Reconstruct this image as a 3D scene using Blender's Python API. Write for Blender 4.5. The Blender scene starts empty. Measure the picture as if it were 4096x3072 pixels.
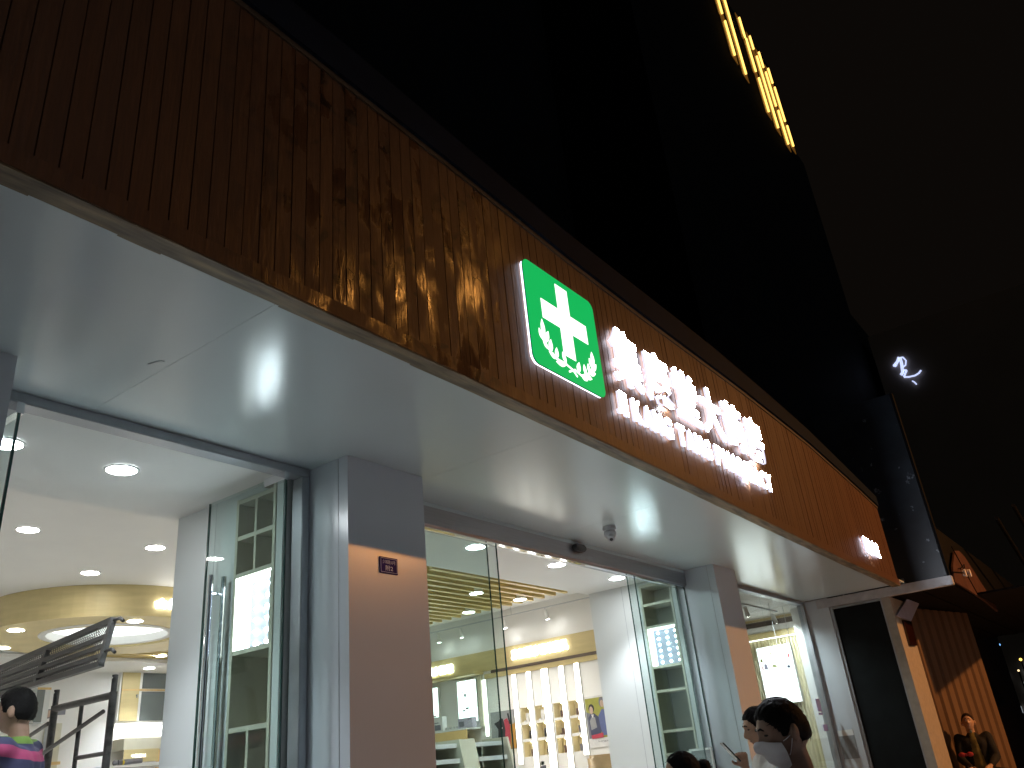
import bpy, bmesh, math, random
from mathutils import Vector, Matrix, noise
R = math.radians
random.seed(7)
sc = bpy.context.scene
col = sc.collection

# ------------------------------------------------------------------ camera, world, lights, exposure
# world frame: X runs along the shop front to the right, Y into the building, Z up; the lens is at the origin,
# the pavement lies 1.2 m below it (the photographer is seated)
YAW, PITCH, ROLL = 0.967497, 0.437574, -0.10312
cam = bpy.data.cameras.new('camera'); co = bpy.data.objects.new('camera', cam); col.objects.link(co)
f = Vector((math.sin(YAW)*math.cos(PITCH), math.cos(YAW)*math.cos(PITCH), math.sin(PITCH)))
r0 = f.cross(Vector((0, 0, 1))).normalized(); u0 = r0.cross(f)
r1 = r0*math.cos(ROLL) + u0*math.sin(ROLL); u1 = -r0*math.sin(ROLL) + u0*math.cos(ROLL)
co.matrix_world = Matrix(((r1.x, u1.x, -f.x, 0), (r1.y, u1.y, -f.y, 0), (r1.z, u1.z, -f.z, 0), (0, 0, 0, 1)))
cam.sensor_width = 36; cam.lens = 3270.7/4096*36; cam.clip_start = 0.05; cam.clip_end = 600
sc.camera = co
w = bpy.data.worlds.new('World'); sc.world = w; w.use_nodes = True
bg = w.node_tree.nodes['Background']
bg.inputs[0].default_value = (0.0028, 0.0021, 0.0016, 1); bg.inputs[1].default_value = 1.0
sc.view_settings.view_transform = 'Standard'; sc.view_settings.look = 'None'
sc.view_settings.exposure = 0.25; sc.view_settings.gamma = 1.0
sc.cycles.use_denoising = True
sc.cycles.max_bounces = 8; sc.cycles.diffuse_bounces = 4; sc.cycles.glossy_bounces = 4
sc.cycles.transparent_max_bounces = 16; sc.cycles.sample_clamp_indirect = 4.0
sc.cycles.caustics_reflective = False; sc.cycles.caustics_refractive = False

def spot(name, loc, target, power, colour, size, angle, blend):
    l = bpy.data.lights.new(name, 'SPOT'); l.energy = power; l.color = colour; l.shadow_soft_size = size
    l.spot_size = R(angle); l.spot_blend = blend
    o = bpy.data.objects.new(name, l); col.objects.link(o); o.location = loc
    o.rotation_euler = (Vector(target)-Vector(loc)).to_track_quat('-Z', 'Y').to_euler()
    return o
# sodium street lamp on the kerb, out of frame to the right
STREET = (13.8, -6.4, 5.62)
spot('street_lamp_light', STREET, (14.0, 1.4, -0.8), 2500, (1.0, 0.42, 0.12), 0.12, 128, 1.0)
# a second, taller lamp farther down the street
spot('tall_street_lamp_light', (15.6, -9.6, 12.9), (10.0, 2.0, 0.0), 360, (1.0, 0.40, 0.08), 0.15, 110, 1.0)

# added fill: one weak, very soft sun lamp standing in for cool street-side light
sl = bpy.data.lights.new('street_fill_sun', 'SUN'); sl.energy = 0.09; sl.angle = R(50); sl.color = (0.86, 0.95, 1.0)
so = bpy.data.objects.new('street_fill_sun', sl); col.objects.link(so); so.rotation_euler = (R(74), 0, R(-8))

# ------------------------------------------------------------------ materials
def mat(name, c, rough=0.5, metal=0.0, spec=0.5, vary=0.0, scale=8.0, bump=0.0, stretch=(1, 1, 1), coat=0.0, rvary=0.0):
    m = bpy.data.materials.new(name); m.use_nodes = True
    nt = m.node_tree; p = nt.nodes['Principled BSDF']
    p.inputs['Base Color'].default_value = (*c, 1); p.inputs['Roughness'].default_value = rough
    p.inputs['Metallic'].default_value = metal; p.inputs['Specular IOR Level'].default_value = spec
    p.inputs['Coat Weight'].default_value = coat
    if vary or bump or rvary:
        tc = nt.nodes.new('ShaderNodeTexCoord'); mp = nt.nodes.new('ShaderNodeMapping'); mp.inputs['Scale'].default_value = stretch
        n = nt.nodes.new('ShaderNodeTexNoise'); n.inputs['Scale'].default_value = scale; n.inputs['Detail'].default_value = 6
        nt.links.new(tc.outputs['Object'], mp.inputs['Vector']); nt.links.new(mp.outputs[0], n.inputs['Vector'])
        if vary:
            mx = nt.nodes.new('ShaderNodeMix'); mx.data_type = 'RGBA'
            mx.inputs[6].default_value = (*[max(0, v*(1-vary)) for v in c], 1); mx.inputs[7].default_value = (*[min(1, v*(1+vary)) for v in c], 1)
            rp = nt.nodes.new('ShaderNodeMapRange'); rp.inputs[1].default_value = 0.3; rp.inputs[2].default_value = 0.7
            nt.links.new(n.outputs[0], rp.inputs[0]); nt.links.new(rp.outputs[0], mx.inputs[0]); nt.links.new(mx.outputs[2], p.inputs['Base Color'])
        if rvary:
            rr = nt.nodes.new('ShaderNodeMapRange'); rr.inputs[1].default_value = 0.3; rr.inputs[2].default_value = 0.7
            rr.inputs[3].default_value = max(0.02, rough-rvary); rr.inputs[4].default_value = min(1, rough+rvary)
            nt.links.new(n.outputs[0], rr.inputs[0]); nt.links.new(rr.outputs[0], p.inputs['Roughness'])
        if bump:
            b = nt.nodes.new('ShaderNodeBump'); b.inputs['Strength'].default_value = bump; b.inputs['Distance'].default_value = 0.01
            nt.links.new(n.outputs[0], b.inputs['Height']); nt.links.new(b.outputs[0], p.inputs['Normal'])
    return m
def emit(name, c, s, base=None):
    m = mat(name, base or c, 0.4); p = m.node_tree.nodes['Principled BSDF']
    p.inputs['Emission Color'].default_value = (*c, 1); p.inputs['Emission Strength'].default_value = s
    return m
def glass(name, tint, ior=1.45):
    m = bpy.data.materials.new(name); m.use_nodes = True; nt = m.node_tree; nt.nodes.clear()
    out = nt.nodes.new('ShaderNodeOutputMaterial'); mx = nt.nodes.new('ShaderNodeMixShader'); fr = nt.nodes.new('ShaderNodeFresnel')
    fr.inputs[0].default_value = ior
    t = nt.nodes.new('ShaderNodeBsdfTransparent'); t.inputs[0].default_value = (*tint, 1)
    g = nt.nodes.new('ShaderNodeBsdfGlossy'); g.inputs['Roughness'].default_value = 0.02
    ge = nt.nodes.new('ShaderNodeNewGeometry'); ir = nt.nodes.new('ShaderNodeMapRange')     # same reflectance on both faces of the sheet
    ir.inputs[3].default_value = ior; ir.inputs[4].default_value = 1/ior
    nt.links.new(ge.outputs['Backfacing'], ir.inputs[0]); nt.links.new(ir.outputs[0], fr.inputs[0])
    nt.links.new(fr.outputs[0], mx.inputs[0]); nt.links.new(t.outputs[0], mx.inputs[1]); nt.links.new(g.outputs[0], mx.inputs[2])
    nt.links.new(mx.outputs[0], out.inputs[0])
    return m

M = {}
M['soffit'] = mat('satin_white_panel', (0.66, 0.76, 0.78), 0.19, 0.0, 0.6, vary=0.015, scale=1.3)
M['column'] = mat('grey_white_panel', (0.66, 0.71, 0.77), 0.24, 0.0, 0.75, vary=0.015, scale=1.5)
M['white'] = mat('white_paint', (0.84, 0.84, 0.82), 0.55, vary=0.02, scale=2)
M['white_gloss'] = mat('white_laminate', (0.76, 0.79, 0.79), 0.25, vary=0.02, scale=2)
M['cream'] = mat('cream_frame', (0.62, 0.60, 0.48), 0.45, vary=0.05, scale=5)
M['shelf_back'] = mat('shelf_back_board', (0.30, 0.28, 0.20), 0.5, vary=0.15, scale=4)
M['steel'] = mat('brushed_steel', (0.42, 0.43, 0.46), 0.34, 0.9, vary=0.06, scale=5, stretch=(1, 1, 20), rvary=0.03)
M['steel_dark'] = mat('dark_steel', (0.40, 0.42, 0.45), 0.42, 0.6, vary=0.12, scale=6, rvary=0.08)
M['chrome'] = mat('polished_chrome', (0.75, 0.76, 0.8), 0.08, 1.0)
M['black'] = mat('black_rubber', (0.006, 0.006, 0.006), 0.7, 0.0, 0.1)
M['black_plastic'] = mat('black_plastic', (0.02, 0.02, 0.022), 0.3)
M['white_plastic'] = mat('white_plastic', (0.55, 0.57, 0.60), 0.35)
M['glass'] = glass('clear_glass', (0.90, 0.955, 0.945))
M['glass_edge'] = mat('green_glass_edge', (0.03, 0.075, 0.065), 0.15)
M['yellow_wood'] = mat('yellow_oak_laminate', (0.56, 0.46, 0.23), 0.45, vary=0.08, scale=3, stretch=(1, 1, 6))
M['slat'] = mat('pine_slat', (0.62, 0.48, 0.20), 0.45, vary=0.12, scale=4, stretch=(0.5, 6, 6))
M['brown_strip'] = mat('brown_strip', (0.10, 0.075, 0.06), 0.4, vary=0.1)
M['counter'] = mat('light_wood_counter', (0.66, 0.46, 0.20), 0.4, vary=0.1, scale=5, stretch=(4, 1, 1))
M['floor_in'] = mat('shop_floor_tile', (0.84, 0.85, 0.85), 0.2, vary=0.05, scale=2)
M['tan'] = mat('tan_leather', (0.34, 0.24, 0.12), 0.45, vary=0.12, scale=12, bump=0.1)
M['brown_leather'] = mat('dark_brown_leather', (0.07, 0.045, 0.035), 0.4, vary=0.2, scale=12)
M['grey_glass'] = mat('smoked_glass_panel', (0.13, 0.15, 0.15), 0.2, vary=0.15, scale=2)
M['scaffold'] = mat('worn_scaffold_steel', (0.075, 0.072, 0.07), 0.5, 0.6, vary=0.5, scale=30, rvary=0.15)
M['coping'] = mat('grey_green_flashing', (0.006, 0.011, 0.020), 0.7, 0.0, 0.08, vary=0.15, scale=3)
M['letter_face'] = emit('lit_letter_face', (0.86, 0.91, 1.0), 130.0)
M['letter_side'] = emit('lit_letter_side', (0.76, 0.76, 0.95), 1.0, (0.3, 0.3, 0.35))
M['letter_back'] = emit('letter_halo_back', (0.84, 0.84, 1.0), 6.0)
M['letter_trim'] = mat('black_letter_trim', (0.03, 0.03, 0.04), 0.4)
M['green_sign'] = emit('lit_green_acrylic', (0.0, 0.40, 0.085), 1.0, (0.0, 0.03, 0.01)); M['green_sign'].node_tree.nodes['Principled BSDF'].inputs['Specular IOR Level'].default_value = 0.1
M['sign_white'] = emit('lit_white_acrylic', (0.97, 1.0, 0.99), 1.3)
M['sign_side'] = emit('lit_sign_side', (0.80, 0.82, 1.0), 2.2, (0.8, 0.8, 0.8))
M['downlight'] = emit('downlight_diffuser', (1.0, 0.985, 0.93), 70.0)
M['downlight_cool'] = emit('cool_downlight_diffuser', (0.90, 0.97, 1.0), 80.0)
M['led_panel'] = emit('led_back_panel', (0.66, 0.76, 0.98), 0.45, (0.07, 0.075, 0.09))
M['led_dot'] = emit('led_dot', (0.85, 0.93, 1.0), 150.0)
M['led_side'] = emit('led_box_side', (0.93, 0.97, 1.0), 4.0)
M['strip_light'] = emit('light_strip', (1.0, 0.97, 0.88), 3.6)
M['light_box'] = emit('light_box_face', (0.97, 1.0, 0.98), 2.6)
M['ring_lit'] = emit('lit_ceiling_disc', (0.90, 0.96, 0.96), 0.95)
M['inner_sign'] = emit('inner_sign_letters', (1.0, 0.99, 0.96), 5.0)
M['warm_niche'] = mat('niche_lining', (0.86, 0.79, 0.56), 0.5)
M['niche_lamp'] = emit('niche_lamp', (1.0, 0.88, 0.60), 90.0)
M['amber'] = emit('amber_strip', (1.0, 0.66, 0.16), 3.0)
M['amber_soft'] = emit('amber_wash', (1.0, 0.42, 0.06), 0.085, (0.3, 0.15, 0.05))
M['neon'] = emit('white_neon', (0.55, 0.63, 0.95), 1.0)
M['tower'] = mat('dark_tower_glass', (0.004, 0.005, 0.007), 0.7, 0.0, 0.1, vary=0.3, scale=0.4)
M['office'] = mat('dark_office_wall', (0.27, 0.23, 0.19), 0.8, 0.0, 0.1, vary=0.06, scale=0.3)
M['shutter'] = mat('black_shutter', (0.007, 0.009, 0.010), 0.7, 0.0, 0.15, vary=0.3, scale=5)
M['trim_dark'] = mat('dark_trim_board', (0.06, 0.04, 0.022), 0.6, vary=0.3, scale=3)
M['blue_wall'] = None
M['neighbour_white'] = mat('grimy_white_metal', (0.52, 0.51, 0.53), 0.45, vary=0.18, scale=6, rvary=0.1)
M['pillar'] = mat('pale_render', (0.42, 0.37, 0.31), 0.7, vary=0.10, scale=14, bump=0.1)
M['lavender'] = mat('grey_lilac_metal', (0.46, 0.46, 0.60), 0.5, vary=0.1, scale=8)
M['red_panel'] = mat('rusty_red_sheet', (0.085, 0.040, 0.033), 0.7, 0.0, 0.15, vary=0.25, scale=4, bump=0.1)
M['dark_wood'] = mat('dark_old_boards', (0.008, 0.006, 0.006), 0.8, 0.0, 0.08, vary=0.5, scale=4, stretch=(1, 9, 9))
M['pavement'] = mat('granite_paving', (0.42, 0.43, 0.45), 0.6, vary=0.12, scale=9, bump=0.1)
M['skin'] = mat('skin', (0.46, 0.27, 0.18), 0.5, vary=0.08, scale=20)
M['skin_shaded'] = mat('shaded_tan_skin', (0.24, 0.145, 0.10), 0.55, vary=0.08, scale=20)  # tan skin darkened: the shade on the face is put into the colour
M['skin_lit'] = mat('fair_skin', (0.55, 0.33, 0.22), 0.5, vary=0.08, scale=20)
M['hair'] = mat('black_hair', (0.0035, 0.003, 0.003), 0.7, 0.0, 0.15, vary=0.5, scale=60, stretch=(1, 1, 0.2), bump=0.3)
M['hair_brown'] = mat('dark_brown_hair', (0.022, 0.012, 0.008), 0.7, 0.0, 0.15, vary=0.5, scale=60, bump=0.3)
M['mask'] = mat('white_mask_fabric', (0.82, 0.82, 0.82), 0.8, vary=0.05, scale=30, bump=0.15)
M['mask_blue'] = mat('pale_blue_mask', (0.28, 0.42, 0.48), 0.8)
M['tee'] = mat('white_cotton', (0.66, 0.66, 0.64), 0.85, vary=0.05, scale=12, bump=0.2)
M['dark_cloth'] = mat('dark_cloth', (0.009, 0.008, 0.008), 0.85, vary=0.3, scale=10, bump=0.2)
M['maroon'] = mat('maroon_cloth', (0.05, 0.012, 0.018), 0.85, vary=0.2, scale=10)
M['jeans'] = mat('navy_denim', (0.025, 0.03, 0.05), 0.85, vary=0.2, scale=20)
M['olive_print'] = mat('olive_yellow_print', (0.16, 0.13, 0.035), 0.8, vary=0.7, scale=9)
M['cream_cloth'] = mat('cream_cloth', (0.62, 0.48, 0.28), 0.85, vary=0.1, scale=10)
M['red_cloth'] = mat('red_cloth', (0.4, 0.03, 0.04), 0.8)
M['navy'] = mat('navy_jersey', (0.022, 0.024, 0.065), 0.85, vary=0.15, scale=14)
M['pink'] = mat('pink_jersey', (0.42, 0.05, 0.15), 0.85, vary=0.15, scale=14)
M['green_c'] = mat('green_collar', (0.10, 0.18, 0.03), 0.85)
M['grey_c'] = mat('grey_jersey', (0.36, 0.40, 0.42), 0.85, vary=0.1)
M['lip'] = mat('lip', (0.34, 0.13, 0.11), 0.45)
M['eye'] = mat('eye', (0.5, 0.48, 0.45), 0.2)
M['pink_text'] = mat('ink', (0.03, 0.03, 0.03), 0.7)
M['stool'] = mat('red_stool_plastic', (0.25, 0.03, 0.03), 0.4)
M['purple'] = mat('purple_enamel', (0.06, 0.028, 0.15), 0.6, 0.0, 0.1)
M['enamel_white'] = mat('white_enamel', (0.85, 0.82, 0.90), 0.4)
M['yellow'] = mat('yellow_plastic', (0.7, 0.55, 0.03), 0.4)
M['violet'] = mat('violet_print', (0.20, 0.22, 0.55), 0.5)
for n, c in dict(p_grey=(0.30, 0.31, 0.32), p_dark=(0.03, 0.03, 0.035), p_red=(0.42, 0.05, 0.08), p_ochre=(0.40, 0.22, 0.05), p_green=(0.30, 0.30, 0.06),
                 p_blue=(0.10, 0.13, 0.28), p_navy=(0.05, 0.06, 0.11), p_skin=(0.50, 0.36, 0.28), p_white=(0.7, 0.7, 0.7), box_grey=(0.42, 0.42, 0.48),
                 box_brown=(0.12, 0.075, 0.06), box_card=(0.36, 0.34, 0.30), p_lilac=(0.42, 0.40, 0.5), p_slate=(0.16, 0.16, 0.19)).items():
    M[n] = mat('print_'+n, c, 0.5, vary=0.08, scale=20)

def wood_material():
    m = bpy.data.materials.new('stained_cedar'); m.use_nodes = True; nt = m.node_tree; p = nt.nodes['Principled BSDF']; L = nt.links
    N = nt.nodes.new
    tc = N('ShaderNodeTexCoord'); at = N('ShaderNodeAttribute'); at.attribute_name = 'tone'
    cmb = N('ShaderNodeCombineXYZ'); mul = N('ShaderNodeMath'); mul.operation = 'MULTIPLY'; mul.inputs[1].default_value = 37.0
    L.new(at.outputs['Fac'], mul.inputs[0]); L.new(mul.outputs[0], cmb.inputs[2]); L.new(mul.outputs[0], cmb.inputs[1])
    add = N('ShaderNodeVectorMath'); L.new(tc.outputs['Object'], add.inputs[0]); L.new(cmb.outputs[0], add.inputs[1])
    def nz(scale, st, det=6, dist=0.0, src=add):
        mp = N('ShaderNodeMapping'); mp.inputs['Scale'].default_value = st; n = N('ShaderNodeTexNoise'); n.inputs['Scale'].default_value = scale
        n.inputs['Detail'].default_value = det; n.inputs['Distortion'].default_value = dist
        L.new(src.outputs[0] if src is add else src.outputs['Object'], mp.inputs[0]); L.new(mp.outputs[0], n.inputs['Vector']); return n.outputs[0]
    def mr(i, a, b, c=0.0, d=1.0):
        n = N('ShaderNodeMapRange'); n.inputs[1].default_value = a; n.inputs[2].default_value = b; n.inputs[3].default_value = c; n.inputs[4].default_value = d
        L.new(i, n.inputs[0]); return n.outputs[0]
    def mix(fac, a, b):
        n = N('ShaderNodeMix'); n.data_type = 'RGBA'; L.new(fac, n.inputs[0])
        for k, v in ((6, a), (7, b)):
            if isinstance(v, tuple): n.inputs[k].default_value = (*v, 1)
            else: L.new(v, n.inputs[k])
        return n.outputs[2]
    grain = nz(14, (3, 3, 0.22), 8, 1.2); patch = nz(3.2, (1, 1, 0.8), 4, 0.5); stain = nz(2.6, (0.8, 1, 1.5), 5, 0.8, tc)
    knot = N('ShaderNodeTexVoronoi'); kmp = N('ShaderNodeMapping'); kmp.inputs['Scale'].default_value = (6, 6, 2.2); knot.inputs['Scale'].default_value = 1.0
    L.new(add.outputs[0], kmp.inputs[0]); L.new(kmp.outputs[0], knot.inputs['Vector'])
    c = mix(mr(grain, 0.3, 0.72), (0.082, 0.037, 0.015), (0.135, 0.060, 0.023))
    c = mix(mr(at.outputs['Fac'], 0, 1, 0.0, 0.38), c, (0.085, 0.037, 0.016))
    c = mix(mr(patch, 0.52, 0.75, 0, 0.14), c, (0.06, 0.026, 0.012))
    c = mix(mr(knot.outputs['Distance'], 0.02, 0.11, 0.28, 0.0), c, (0.022, 0.012, 0.007))
    c = mix(mr(stain, 0.655, 0.74, 0, 0.45), c, (0.022, 0.014, 0.008))
    L.new(c, p.inputs['Base Color'])
    # one stretch of boards left of the sign is made glossier to bring out the lamp glints; dark blotches there too
    sx = N('ShaderNodeSeparateXYZ'); L.new(tc.outputs['Object'], sx.inputs[0])
    w1 = mr(sx.outputs['X'], -4.75, -4.1); w2 = mr(sx.outputs['X'], -2.5, -3.0)
    gloss_zone = N('ShaderNodeMath'); gloss_zone.operation = 'MULTIPLY'; L.new(w1, gloss_zone.inputs[0]); L.new(w2, gloss_zone.inputs[1])
    runs = mr(nz(5.5, (1, 1, 0.5), 5, 0.6), 0.46, 0.60)
    wr = N('ShaderNodeMath'); wr.operation = 'MULTIPLY'; L.new(gloss_zone.outputs[0], wr.inputs[0]); L.new(runs, wr.inputs[1])
    rg = mr(wr.outputs[0], 0.0, 1.0, 0.46, 0.14); L.new(rg, p.inputs['Roughness'])
    blot = N('ShaderNodeMath'); blot.operation = 'MULTIPLY'; L.new(gloss_zone.outputs[0], blot.inputs[0]); L.new(mr(nz(4.2, (1, 1, 1.3), 5, 0.9), 0.57, 0.64, 0, 0.8), blot.inputs[1])
    c = mix(blot.outputs[0], c, (0.018, 0.012, 0.007)); L.new(c, p.inputs['Base Color'])
    spv = mr(wr.outputs[0], 0.0, 1.0, 0.42, 0.75)
    b = N('ShaderNodeBump'); b.inputs['Strength'].default_value = 0.35; b.inputs['Distance'].default_value = 0.006
    L.new(nz(60, (1, 1, 0.12), 6, 0.6), b.inputs['Height']); L.new(b.outputs[0], p.inputs['Normal'])
    L.new(spv, p.inputs['Specular IOR Level'])
    return m
M['cedar'] = wood_material()
def weathered():
    m = mat('weathered_board_edge', (0.17, 0.125, 0.07), 0.6, vary=0.6, scale=3.5, stretch=(1.2, 8, 8), bump=0.4)
    return m
M['board_edge'] = weathered()
def blue_wall():
    m = mat('dark_blue_sheet', (0.018, 0.026, 0.038), 0.4, vary=0.35, scale=2.5); nt = m.node_tree; p = nt.nodes['Principled BSDF']
    tc = nt.nodes.new('ShaderNodeTexCoord'); v = nt.nodes.new('ShaderNodeTexNoise'); v.inputs['Scale'].default_value = 7; v.inputs['Detail'].default_value = 8
    mr = nt.nodes.new('ShaderNodeMapRange'); mr.inputs[1].default_value = 0.66; mr.inputs[2].default_value = 0.74
    mx = nt.nodes.new('ShaderNodeMix'); mx.data_type = 'RGBA'; mx.inputs[7].default_value = (0.42, 0.50, 0.58, 1)
    old = p.inputs['Base Color'].links[0].from_socket
    nt.links.new(tc.outputs['Object'], v.inputs['Vector']); nt.links.new(v.outputs[0], mr.inputs[0]); nt.links.new(mr.outputs[0], mx.inputs[0])
    nt.links.new(old, mx.inputs[6]); nt.links.new(mx.outputs[2], p.inputs['Base Color'])
    return m
M['blue_wall'] = blue_wall()

# ------------------------------------------------------------------ mesh helpers
ORG = {}
class MB:
    def __init__(s): s.v = []; s.f = []; s.m = []; s.slot = 0
    def add(s, vs, fs):
        n = len(s.v); s.v += [tuple(v) for v in vs]; s.f += [tuple(i+n for i in q) for q in fs]; s.m += [s.slot]*len(fs); return s
    def box(s, x0, x1, y0, y1, z0, z1):
        return s.add([(x0, y0, z0), (x1, y0, z0), (x1, y1, z0), (x0, y1, z0), (x0, y0, z1), (x1, y0, z1), (x1, y1, z1), (x0, y1, z1)],
                     [(0, 3, 2, 1), (4, 5, 6, 7), (0, 1, 5, 4), (1, 2, 6, 5), (2, 3, 7, 6), (3, 0, 4, 7)])
    def prism(s, pts, axis, a, b):
        """extrude a 2-D outline along an axis from a to b"""
        def P(p, t):
            return {'x': (t, p[0], p[1]), 'y': (p[0], t, p[1]), 'z': (p[0], p[1], t)}[axis]
        n = len(pts)
        return s.add([P(p, a) for p in pts]+[P(p, b) for p in pts], [tuple(range(n)), tuple(range(2*n-1, n-1, -1))]+[(i, i+n, (i+1) % n+n, (i+1) % n) for i in range(n)])
    def tube(s, p, q, r, n=12, r2=None, caps=True):
        p = Vector(p); q = Vector(q); d = (q-p).normalized(); a = d.orthogonal().normalized(); b = d.cross(a); r2 = r if r2 is None else r2
        vs = []
        for c, rr in ((p, r), (q, r2)):
            vs += [c+(a*math.cos(2*math.pi*k/n)+b*math.sin(2*math.pi*k/n))*rr for k in range(n)]
        fs = [(k, (k+1) % n, (k+1) % n+n, k+n) for k in range(n)]
        if caps: fs += [tuple(range(n-1, -1, -1)), tuple(range(n, 2*n))]
        return s.add(vs, fs)
    def path(s, pts, r, n=8):
        for a, b in zip(pts, pts[1:]): s.tube(a, b, r, n)
        return s
    def bar(s, p, q, w, h, up=(0, 0, 1)):
        """rectangular bar from p to q, w across, h along up"""
        p = Vector(p); q = Vector(q); d = (q-p).normalized(); u = Vector(up); sd = d.cross(u).normalized(); u = sd.cross(d)
        vs = [c+sd*w/2*i+u*h/2*j for c in (p, q) for i, j in ((-1, -1), (1, -1), (1, 1), (-1, 1))]
        return s.add(vs, [(3, 2, 1, 0), (4, 5, 6, 7), (0, 1, 5, 4), (1, 2, 6, 5), (2, 3, 7, 6), (3, 0, 4, 7)])
    def sphere(s, c, r, nu=16, nv=10, mtx=None):
        rx, ry, rz = (r, r, r) if not isinstance(r, tuple) else r
        vs = []; c = Vector(c)
        for j in range(nv+1):
            t = math.pi*j/nv
            for i in range(nu):
                a = 2*math.pi*i/nu; v = Vector((rx*math.sin(t)*math.cos(a), ry*math.sin(t)*math.sin(a), rz*math.cos(t)))
                if mtx: v = mtx @ v
                vs.append(c+v)
        return s.add(vs, [(j*nu+i, (j+1)*nu+i, (j+1)*nu+(i+1) % nu, j*nu+(i+1) % nu) for j in range(nv) for i in range(nu)])
    def disc(s, c, r, z0, z1, n=32):
        return s.tube((c[0], c[1], z0), (c[0], c[1], z1), r, n)
    def ring(s, c, r0, r1, z0, z1, n=48):
        vs = []
        for k in range(n):
            a = 2*math.pi*k/n; x, y = math.cos(a), math.sin(a)
            vs += [(c[0]+x*r0, c[1]+y*r0, z0), (c[0]+x*r1, c[1]+y*r1, z0), (c[0]+x*r1, c[1]+y*r1, z1), (c[0]+x*r0, c[1]+y*r0, z1)]
        fs = []
        for k in range(n):
            a = 4*k; b = 4*((k+1) % n)
            fs += [(a+i, a+(i+1) % 4, b+(i+1) % 4, b+i) for i in range(4)]
        return s.add(vs, fs)
    def build(s, name, m, parent=None, origin=None, smooth=False, bevel=0.0, **props):
        if origin is None:
            if parent is not None: origin = ORG[parent.name]
            else:
                xs, ys, zs = zip(*s.v); origin = Vector(((min(xs)+max(xs))/2, (min(ys)+max(ys))/2, min(zs)))
        origin = Vector(origin)
        me = bpy.data.meshes.new(name)
        me.from_pydata([tuple(Vector(v)-origin) for v in s.v], [], s.f)
        ms = m if isinstance(m, (list, tuple)) else [m]
        for x in ms: me.materials.append(x)
        if len(ms) > 1: me.polygons.foreach_set('material_index', s.m)
        bm = bmesh.new(); bm.from_mesh(me); bmesh.ops.recalc_face_normals(bm, faces=bm.faces)
        if bevel: bmesh.ops.bevel(bm, geom=[e for e in bm.edges if e.calc_face_angle(0) > 0.6], offset=bevel, segments=2, affect='EDGES', clamp_overlap=True)
        bm.to_mesh(me); bm.free()
        if smooth:
            for q in me.polygons: q.use_smooth = True
        o = bpy.data.objects.new(name, me); col.objects.link(o)
        if parent is not None: o.parent = parent; o.location = origin-ORG[parent.name]
        else: o.location = origin
        ORG[o.name] = origin
        for k, v in props.items(): o[k] = v
        return o
def thing(name, loc, label, cat, group=None):
    o = bpy.data.objects.new(name, None); col.objects.link(o); o.location = loc; o.empty_display_size = 0.1
    ORG[o.name] = Vector(loc); o['label'] = label; o['category'] = cat
    if group: o['group'] = group
    return o
def copy_tree(o, loc=None, label=None, parent=None):
    c = o.copy(); col.objects.link(c)
    if parent is not None: c.parent = parent
    if loc is not None: c.location = loc; ORG[c.name] = Vector(loc)
    if label: c['label'] = label
    for ch in list(o.children): copy_tree(ch, parent=c)
    return c
def glyphs(body, size, depth, bold):
    """one text character as mesh data (verts, faces) lying in XY with its left-bottom corner at its own bounds"""
    c = bpy.data.curves.new('g', 'FONT'); c.body = body; c.size = size; c.offset = bold; c.extrude = depth; c.resolution_u = 3
    o = bpy.data.objects.new('g', c); col.objects.link(o)
    dg = bpy.context.evaluated_depsgraph_get(); ev = o.evaluated_get(dg); me = ev.to_mesh()
    vs = [v.co.copy() for v in me.vertices]; fs = [tuple(p.vertices) for p in me.polygons]; nz = [p.normal.z for p in me.polygons]
    ev.to_mesh_clear(); bpy.data.objects.remove(o); bpy.data.curves.remove(c)
    return vs, fs, nz
def text_on(mb, body, x0, x1, z0, z1, place, depth=0.0, bold=0.0, split=False):
    """fit a string into the box [x0,x1]x[z0,z1]; place(x, z, d) gives the world point; returns nothing"""
    vs, fs, nz = glyphs(body, 1.0, 0.5 if depth else 0.0, bold)
    X0 = min(v.x for v in vs); X1 = max(v.x for v in vs); Y0 = min(v.y for v in vs); Y1 = max(v.y for v in vs)
    out = [place(x0+(v.x-X0)/(X1-X0)*(x1-x0), z0+(v.y-Y0)/(Y1-Y0)*(z1-z0), (v.z+0.5)*depth) for v in vs]
    n = len(mb.v); mb.v += [tuple(p) for p in out]
    for q, z in zip(fs, nz):
        mb.f.append(tuple(i+n for i in q)); mb.m.append(mb.slot if (not split or z > 0.5) else mb.slot+(2 if z < -0.5 else 1))

# ------------------------------------------------------------------ measures
GZ = -1.2          # pavement
FZ = -1.05         # shop floor
SOF = 1.75         # soffit under the canopy
FY = 2.24          # front of the timber fascia
GY = 3.71          # plane of the glazing
CEIL = 2.1
def lerp(tab, x):
    if x <= tab[0][0]: return tab[0][1]
    for (a, va), (b, vb) in zip(tab, tab[1:]):
        if x <= b: return va+(vb-va)*(x-a)/(b-a)
    return tab[-1][1]
BOT = [(-4, 1.75), (3.0, 1.75), (5, 1.722), (7.3, 1.675), (8.2, 1.657), (9.3, 1.637), (11.4, 1.62)]
INNER = [(-4, 3.16), (1.44, 3.115), (3, 3.06), (4, 3.0), (5, 2.975), (6.9, 2.955), (8.7, 2.89), (10.4, 2.74), (11.4, 2.63)]
OUTER = [(-4, 3.40), (1.7, 3.345), (2.1, 3.34), (3.2, 3.27), (4.05, 3.225), (6.27, 3.215), (7.38, 3.165), (8.7, 3.09), (10.4, 2.90), (11.36, 2.785)]
FX0, FX1 = -2.0, 11.36

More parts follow.
